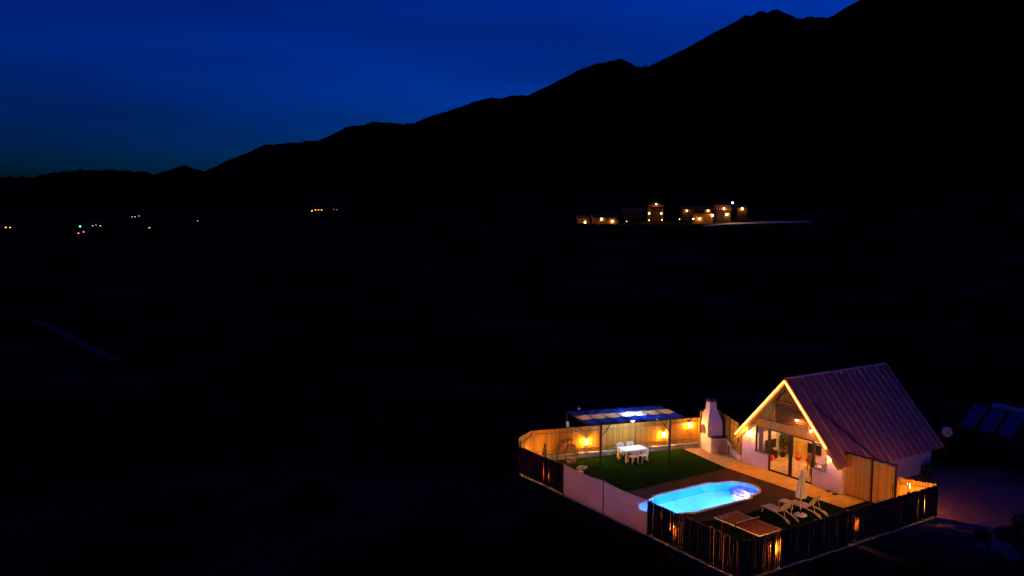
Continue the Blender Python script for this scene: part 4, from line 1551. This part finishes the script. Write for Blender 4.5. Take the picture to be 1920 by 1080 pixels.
rocks = [(6.2, -13.6, 0.55, 'large pale rock beside the bushes at the lower right'), (5.5, -13.0, 0.30, 'small pale rock left of the large one at the lower right'),
         (8.2, -13.9, 0.60, 'broad pale rock at the right edge, higher than the other rocks'), (7.4, -12.8, 0.25, 'small rock among the bushes at the right edge'),
         (5.7, -14.4, 0.40, 'dark rock below the large pale rock at the lower right')]
for i, (x, y, s, lb) in enumerate(rocks):
    rock(lb, x, y, ground_z(x, y) + s * 0.15, (s, s * 0.75, s * 0.6), i + 11, ROCK, 'rocks at the lower right')
bush('scrubby bush behind the large pale rock at the lower right', 7.1, -13.5, (0.75, 0.7, 0.5), 31)
bush('scrubby bush at the right edge above the rocks', 9.4, -13.1, (0.9, 0.8, 0.55), 32)
bush('low scrubby bush left of the rocks at the lower right', 6.6, -12.5, (0.45, 0.45, 0.3), 33, n_=260)
bush('scrubby bush far right beside the solar heater', 18.8, -9.6, (1.2, 1.1, 0.8), 34, leaf=0.14)

# ------------------------------------------------------------------ trees in the dark field
def tree(label, px, py, hgt, seed):
    # stand it on the ground where the photo shows it
    for dpt in np.arange(35, 400, 0.5):
        p = at(px, py, dpt)
        if p.z <= ground_z(p.x, p.y):
            break
    z = ground_z(p.x, p.y)
    r = thing('olive_tree', label, 'tree', (p.x, p.y, z))
    rnd_ = random.Random(seed)
    tr__ = MB().tube([(0, 0, -0.1), (0.05, 0.03, hgt * 0.25), (0.0, 0.1, hgt * 0.5)], [0.16, 0.12, 0.07], 8)
    for k in range(5):
        a = k * 1.3 + seed
        tr__.tube([(0.04, 0.03, hgt * (0.25 + 0.04 * k)), (math.cos(a) * hgt * 0.16, math.sin(a) * hgt * 0.16, hgt * 0.5), (math.cos(a) * hgt * 0.30, math.sin(a) * hgt * 0.30, hgt * 0.66)], [0.07, 0.05, 0.02], 6)
    tr__.build('trunk', BARK, r)
    cloud_obj('crown', *leaf_cloud(2600, (hgt * 0.48, hgt * 0.48, hgt * 0.36), 0.10, seed), FOLIAGE, r, (0, 0, hgt * 0.64))


tree('dark olive tree in the unlit field, far from the plot on the left', 425, 865, 3.4, 41)
tree('dark olive tree in the unlit field, left of the plot', 700, 860, 3.2, 42)
tree('dark olive tree low in the left foreground field', 590, 1010, 3.0, 43)
tree('dark olive tree in the field behind the plot corner', 930, 740, 3.2, 44)

# scrub and woodland nobody could count
def blob_field(name, pts, m):
    ico = bmesh.new()
    bmesh.ops.create_icosphere(ico, subdivisions=1, radius=1.0)
    bv = np.array([v.co[:] for v in ico.verts])
    bf = [tuple(v.index for v in f.verts) for f in ico.faces]
    ico.free()
    vs_, fs_ = [], []
    rr = np.random.default_rng(3)
    for (x, y, z, r_) in pts:
        k = len(vs_)
        sc = rr.uniform(0.6, 1.25, (len(bv), 1))
        q = bv * sc * np.array([r_, r_, r_ * rr.uniform(0.7, 1.3)]) + np.array([x, y, z + r_ * 0.45])
        vs_ += q.tolist()
        fs_ += [tuple(i + k for i in f) for f in bf]
    me = bpy.data.meshes.new(name)
    me.from_pydata(vs_, [], fs_)
    me.materials.append(m)
    o = link(name, me)
    return tag(o, kind='stuff')


FOREST = mat('forest_foliage', (0.012, 0.013, 0.005), 1.0, var=0.4, scale=0.2, spec=0.0)
wood_pts = []
rr = np.random.default_rng(12)
for i in range(2200):
    q = RP[rr.integers(0, len(RP))]
    x = q[0] + rr.normal() * 22
    y = q[1] + rr.normal() * 22
    z = ground_z(x, y)
    if z < 30 or q[2] < 30:
        continue
    wood_pts.append((x, y, z - 0.5, rr.uniform(0.5, 1.1)))
w_o = blob_field('mountain_woodland', wood_pts, FOREST)
tag(w_o, 'dark scrub woodland along the mountain ridge against the sky', 'woodland')

vs_all, fs_all = [], []
for i in range(330):
    dpt = rr.uniform(30, 210)
    lat = rr.uniform(-0.72, 0.72) * dpt
    x = CAM.x + FH[0] * dpt + RH[0] * lat
    y = CAM.y + FH[1] * dpt + RH[1] * lat
    if -9 < x < 27 and -13 < y < 12:
        continue
    r_ = rr.uniform(0.3, 0.8)
    z = ground_z(x, y)
    v_, f_ = leaf_cloud(46, (r_, r_, r_ * 0.7), 0.16, 100 + i)
    k = len(vs_all)
    vs_all += [tuple(Vector(p) + Vector((x, y, z + r_ * 0.45))) for p in v_]
    fs_all += [tuple(j + k for j in f) for f in f_]
me = bpy.data.meshes.new('field_scrub')
me.from_pydata(vs_all, [], fs_all)
me.materials.append(FOLIAGE)
tag(link('field_scrub', me), 'low dark scrub scattered over the unlit field', 'scrub', kind='stuff')

# ------------------------------------------------------------------ hillside estate
EST_W = mat('estate_wall', (0.055, 0.034, 0.018), 0.85, var=0.2, scale=0.8)
EST_R = mat('estate_roof', (0.22, 0.085, 0.035), 0.8, var=0.2, scale=0.8)
EW1 = emit('estate_lamp', (1.0, 0.38, 0.05), 95)
EW2 = emit('estate_garden_lamp', (1.0, 0.85, 0.35), 6)
EW3 = emit('estate_flood', (0.75, 0.78, 1.0), 140)
YAW = math.atan2(RIGHT.y, RIGHT.x)


def cottage(label, px0, px1, py_base, py_top, depth, lamps, pitched=True, cat='house'):
    a, b2 = at(px0, py_base, depth), at(px1, py_base, depth)
    wd = (b2 - a).length
    ht = (py_base - py_top) * depth / FPX
    c = (a + b2) / 2
    zg = min(ground_z(a.x, a.y), ground_z(b2.x, b2.y), c.z)
    r = thing('hillside_cottage', label, cat, (c.x, c.y, zg - 0.3), YAW)
    base = c.z - zg + 0.3
    wall_h = base + ht * (0.66 if pitched else 1.0)
    dp = 4.5
    MB().box((0, dp / 2, wall_h / 2), (wd, dp, wall_h)).build('wall', EST_W, r)
    if pitched:
        e = 0.35
        MB().add([(-wd / 2 - e, -e, wall_h), (wd / 2 + e, -e, wall_h), (wd / 2 + e, dp + e, wall_h), (-wd / 2 - e, dp + e, wall_h), (-wd / 2 - e, dp / 2, base + ht + 0.4), (wd / 2 + e, dp / 2, base + ht + 0.4)],
                 [(0, 1, 5, 4), (2, 3, 4, 5), (0, 4, 3), (1, 2, 5), (0, 3, 2, 1)]).build('roof', EST_R, r)
    else:
        MB().box((0, dp / 2, wall_h + 0.08), (wd + 0.4, dp + 0.4, 0.16)).build('roof', EST_R, r)
    for i in range(max(1, int(wd // 3))):
        xx = -wd / 2 + (i + 0.5) * wd / max(1, int(wd // 3))
        wdw = MB().box((xx + 0.55, -0.03, base + 1.35), (0.8, 0.05, 1.0)).build('window', FRAME, r)
        MB().box((xx + 0.55, -0.06, base + 1.35), (0.66, 0.02, 0.86)).build('pane', BLACK, wdw)
    return r, c, base


def est_lamp(label, px, py, depth, rad=0.16, m=None, nme='estate_lamp', post=True, group='warm lamps of the hillside estate'):
    p = at(px, py, depth)
    zg = ground_z(p.x, p.y)
    r = thing(nme, label, 'lamp', (p.x, p.y, min(zg, p.z - 0.3)))
    h = p.z - r.location.z
    if group:
        r['group'] = group
    MB().tube([(0, 0, 0), (0, 0, max(0.05, h - rad * 1.1))], 0.05, 6).build('post', METAL_DK, r)
    MB().lathe([(0.02, -rad), (rad * 0.8, -rad * 0.6), (rad, 0), (rad * 0.8, rad * 0.6), (0.02, rad)], 10, (0, 0, h)).build('globe', m or EW1, r, smooth=True)
    MB().lathe([(rad * 0.8, rad * 1.05), (rad * 0.3, rad * 1.5)], 8, (0, 0, h)).build('cap', METAL_DK, r)
    return r


DE = 300.0
cottage('low cottage at the left end of the hillside estate, two lamps on its wall', 1112, 1160, 418, 403, DE, 2)
cottage('tiny dim cottage at the far left of the hillside estate', 1082, 1104, 419, 406, DE + 3, 1)
cottage('long low cottage in the middle right of the hillside estate', 1278, 1340, 403, 388, DE + 22, 2)
cottage('lower cottage below the long one in the hillside estate', 1300, 1336, 414, 402, DE + 4, 1, False)
cottage('two storey house at the right end of the hillside estate', 1344, 1370, 409, 386, DE + 10, 1)
cottage('small cottage right of the white floodlight on the hillside', 1382, 1402, 398, 386, DE + 24, 1)
cottage('dim cottage behind the lit pavilion on the hillside', 1168, 1208, 408, 391, DE + 24, 1)
# pavilion with a warm lit roof
pa = at(1230, 403, DE + 8)
zg = ground_z(pa.x, pa.y)
pv = thing('hillside_pavilion', 'open pavilion with a glowing orange hipped roof on the hillside', 'pavilion', (pa.x, pa.y, min(zg, pa.z)), YAW)
hb = pa.z - pv.location.z
for sx in (-1, 1):
    for sy in (0, 1):
        MB().box((sx * 2.3, sy * 4.6, (hb + 3.0) / 2), (0.35, 0.35, hb + 3.0)).build('pillar', EST_W, pv)
rz0 = hb + 3.05
MB().add([(-3.3, -1, rz0), (3.3, -1, rz0), (3.3, 5.6, rz0), (-3.3, 5.6, rz0), (0, 2.3, rz0 + 1.9)], [(0, 1, 4), (1, 2, 4), (2, 3, 4), (3, 0, 4)]).build('roof', EST_R, pv)
MB().box((0, 4.8, (hb + 2.8) / 2), (4.2, 0.15, hb + 2.8)).build('back_wall', EST_W, pv)
lampset = [(1097, 417, DE - 1.0, 0.20, 'lamp at the far left end of the hillside estate'),
           (1128, 411, DE - 0.35, 0.17, 'left lamp on the left cottage of the hillside estate'),
           (1148, 415, DE - 0.35, 0.18, 'right lamp on the left cottage of the hillside estate'),
           (1217, 400, DE + 6.4, 0.13, 'lamp under the left side of the glowing pavilion'),
           (1239.5, 400, DE + 6.4, 0.13, 'lamp under the right side of the glowing pavilion'),
           (1231, 383, DE + 5.5, 0.10, 'small lamp washing the pavilion roof'),
           (1288, 395, DE + 21.6, 0.13, 'left lamp on the long cottage of the hillside estate'),
           (1328, 395, DE + 21.6, 0.13, 'right lamp on the long cottage of the hillside estate'),
           (1312, 410, DE + 3.6, 0.20, 'bright lamp at the lower cottage of the hillside estate'),
           (1336, 404, DE + 3, 0.20, 'bright lamp between the lower cottage and the two storey house'),
           (1358, 391, DE + 9.6, 0.13, 'upper lamp on the two storey hillside house'),
           (1363, 402, DE + 9.6, 0.20, 'bright lower lamp on the two storey hillside house'),
           (1392, 391, DE + 23.6, 0.19, 'lamp on the small cottage right of the floodlight'),
           (1300, 410, DE + 2, 0.10, 'tiny lamp left of the lower cottage of the estate')]
for (px, py, dp, rad, lb) in lampset:
    est_lamp(lb, px, py, dp, rad * 1.2)
for (px, py, lb) in ((1175, 415, 'pale garden light left of the pavilion'), (1217, 413, 'yellow green garden light below the pavilion'), (1241, 412, 'pale garden light right below the pavilion'),
                     (1274, 411, 'pale garden light between the pavilion and long cottage'), (1045, 431, 'faint white light left below the hillside estate, upper one'), (1037, 440, 'faint white light left below the hillside estate, lower one')):
    est_lamp(lb, px, py, DE - 6, 0.09, EW2, 'garden_light', group='garden lights below the estate')
fl = est_lamp('tall white floodlight at the right end of the hillside estate', 1374, 380, DE + 3, 0.16, EW3, 'floodlight', group=None)
# road on the hillside lit by the floodlight
RDM = mat('gravel_road', (0.42, 0.38, 0.36), 0.95, var=0.15, scale=0.4)
vs_, fs_ = [], []
pts = []
for (px, dpt, wdt) in ((1320, DE - 22, 3.0), (1350, DE - 8, 3.2), (1372, DE + 1, 3.4), (1400, DE + 6, 3.6), (1430, DE + 9, 3.6), (1470, DE + 11, 3.4), (1520, DE + 13, 3.2)):
    p = at(px, 412, dpt)
    pts.append((p.x, p.y, wdt))
for i, (x, y, wdt) in enumerate(pts):
    for s in (-1, 0, 1):
        xx, yy = x + FH[0] * s * wdt, y + FH[1] * s * wdt
        vs_.append((xx, yy, ground_z(xx, yy) + 0.25))
for i in range(len(pts) - 1):
    for k in range(2):
        fs_.append((3 * i + k, 3 * i + k + 1, 3 * i + k + 4, 3 * i + k + 3))
tag(MB().add(vs_, fs_).build('gravel_road', RDM), kind='structure')

# pale dirt road across the dark plain, left
def on_ground(px, py):
    dpt = 35.0
    while dpt < 900:
        p = at(px, py, dpt)
        if p.z <= ground_z(p.x, p.y):
            return p
        dpt += 1.0
    return p


prs = [on_ground(px, py) for px, py in ((60, 604), (90, 612), (125, 632), (160, 652), (215, 676))]
vs_, fs_ = [], []
for i, p in enumerate(prs):
    q = prs[min(i + 1, len(prs) - 1)] - prs[max(i - 1, 0)]
    sd_ = Vector((-q.y, q.x, 0)).normalized() * 0.45
    for e in (-1, 0, 1):
        r_ = p + sd_ * e
        vs_.append((r_.x, r_.y, ground_z(r_.x, r_.y) + 0.10))
fs_ = [(3 * i + k, 3 * i + k + 1, 3 * i + k + 4, 3 * i + k + 3) for i in range(len(prs) - 1) for k in range(2)]
tag(MB().add(vs_, fs_).build('dirt_road', mat('pale_dirt', (0.10, 0.08, 0.09), 0.95, var=0.4, scale=0.5, spec=0.0)), kind='structure')

# ------------------------------------------------------------------ far valley houses
FARM = {'o': emit('far_orange_window', (1.0, 0.30, 0.04), 1.3), 'w': emit('far_white_window', (1.0, 0.8, 0.6), 0.5), 'g': emit('far_green_sign', (0.05, 1.0, 0.35), 1.8)}


def far_house(label, px, py, depth, wins):
    p = at(px, py, depth)
    zg = ground_z(p.x, p.y)
    z0 = min(zg, p.z - 1.2) - 0.3
    r = thing('valley_house', label, 'house', (p.x, p.y, z0), YAW)
    h = p.z - z0
    wd = 4 + max(abs(w_[0]) for w_ in wins) * 2
    MB().box((0, 3.1, (h + 1.6) / 2), (wd, 6, h + 1.6)).build('wall', EST_W, r)
    MB().add([(-wd / 2 - .4, -.3, h + 1.6), (wd / 2 + .4, -.3, h + 1.6), (wd / 2 + .4, 6.5, h + 1.6), (-wd / 2 - .4, 6.5, h + 1.6), (-wd / 2 - .4, 3.1, h + 3.2), (wd / 2 + .4, 3.1, h + 3.2)],
             [(0, 1, 5, 4), (2, 3, 4, 5), (0, 4, 3), (1, 2, 5), (0, 3, 2, 1)]).build('roof', EST_R, r)
    for (dx, dz, sx, sz, k) in wins:
        sx, sz = sx * 0.5, sz * 0.5
        wn_ = MB().box((dx, 0.06, h + dz), (sx + 0.3, 0.06, sz + 0.3)).build('window', FRAME, r)
        MB().box((dx, 0.0, h + dz), (sx, 0.04, sz)).build('pane', FARM[k], wn_)


far_house('low house with a row of orange lights on the far hillside', 593, 394, 620, [(-3.2, -0.5, 1.4, 1.6, 'o'), (-0.6, 0.1, 1.6, 0.9, 'o'), (1.6, 0.1, 1.2, 0.9, 'o'), (3.9, 0.1, 1.6, 0.9, 'o')])
far_house('dim house right of the far orange row of lights', 629, 393, 640, [(-1.5, 0, 0.5, 0.6, 'w'), (1.0, 0, 0.4, 0.6, 'w')])
far_house('orange lit house at the left edge of the valley', 15, 427, 620, [(-1.6, 0.2, 2.2, 1.0, 'o'), (1.6, 0.2, 2.0, 0.9, 'o')])
far_house('building with a green light in the left valley', 152, 425, 640, [(-0.8, 0.2, 2.2, 1.6, 'g'), (1.2, -0.6, 1.4, 1.0, 'g')])
far_house('house with faint orange windows below the green light', 151, 436, 500, [(-1.2, -0.4, 1.2, 0.7, 'o'), (1.8, 0.4, 1.2, 0.7, 'o')])
far_house('house with pale lights right of the green light', 181, 423, 660, [(-3.0, -0.2, 1.2, 0.9, 'w'), (-0.4, 0.4, 1.0, 0.7, 'w'), (3.0, -0.1, 1.8, 0.7, 'o')])
far_house('house with three white lights higher in the left valley', 255, 406, 850, [(-4.0, -0.3, 1.2, 1.0, 'w'), (-1.0, -0.3, 1.4, 1.0, 'w'), (3.0, 0.6, 1.4, 1.0, 'w')])
far_house('house with one red orange light in the valley middle', 280, 427, 600, [(0.0, 0.0, 1.8, 0.7, 'o')])
far_house('lone house with one small light near the far hills', 371, 414, 750, [(0.0, 0.0, 0.9, 0.8, 'o')])
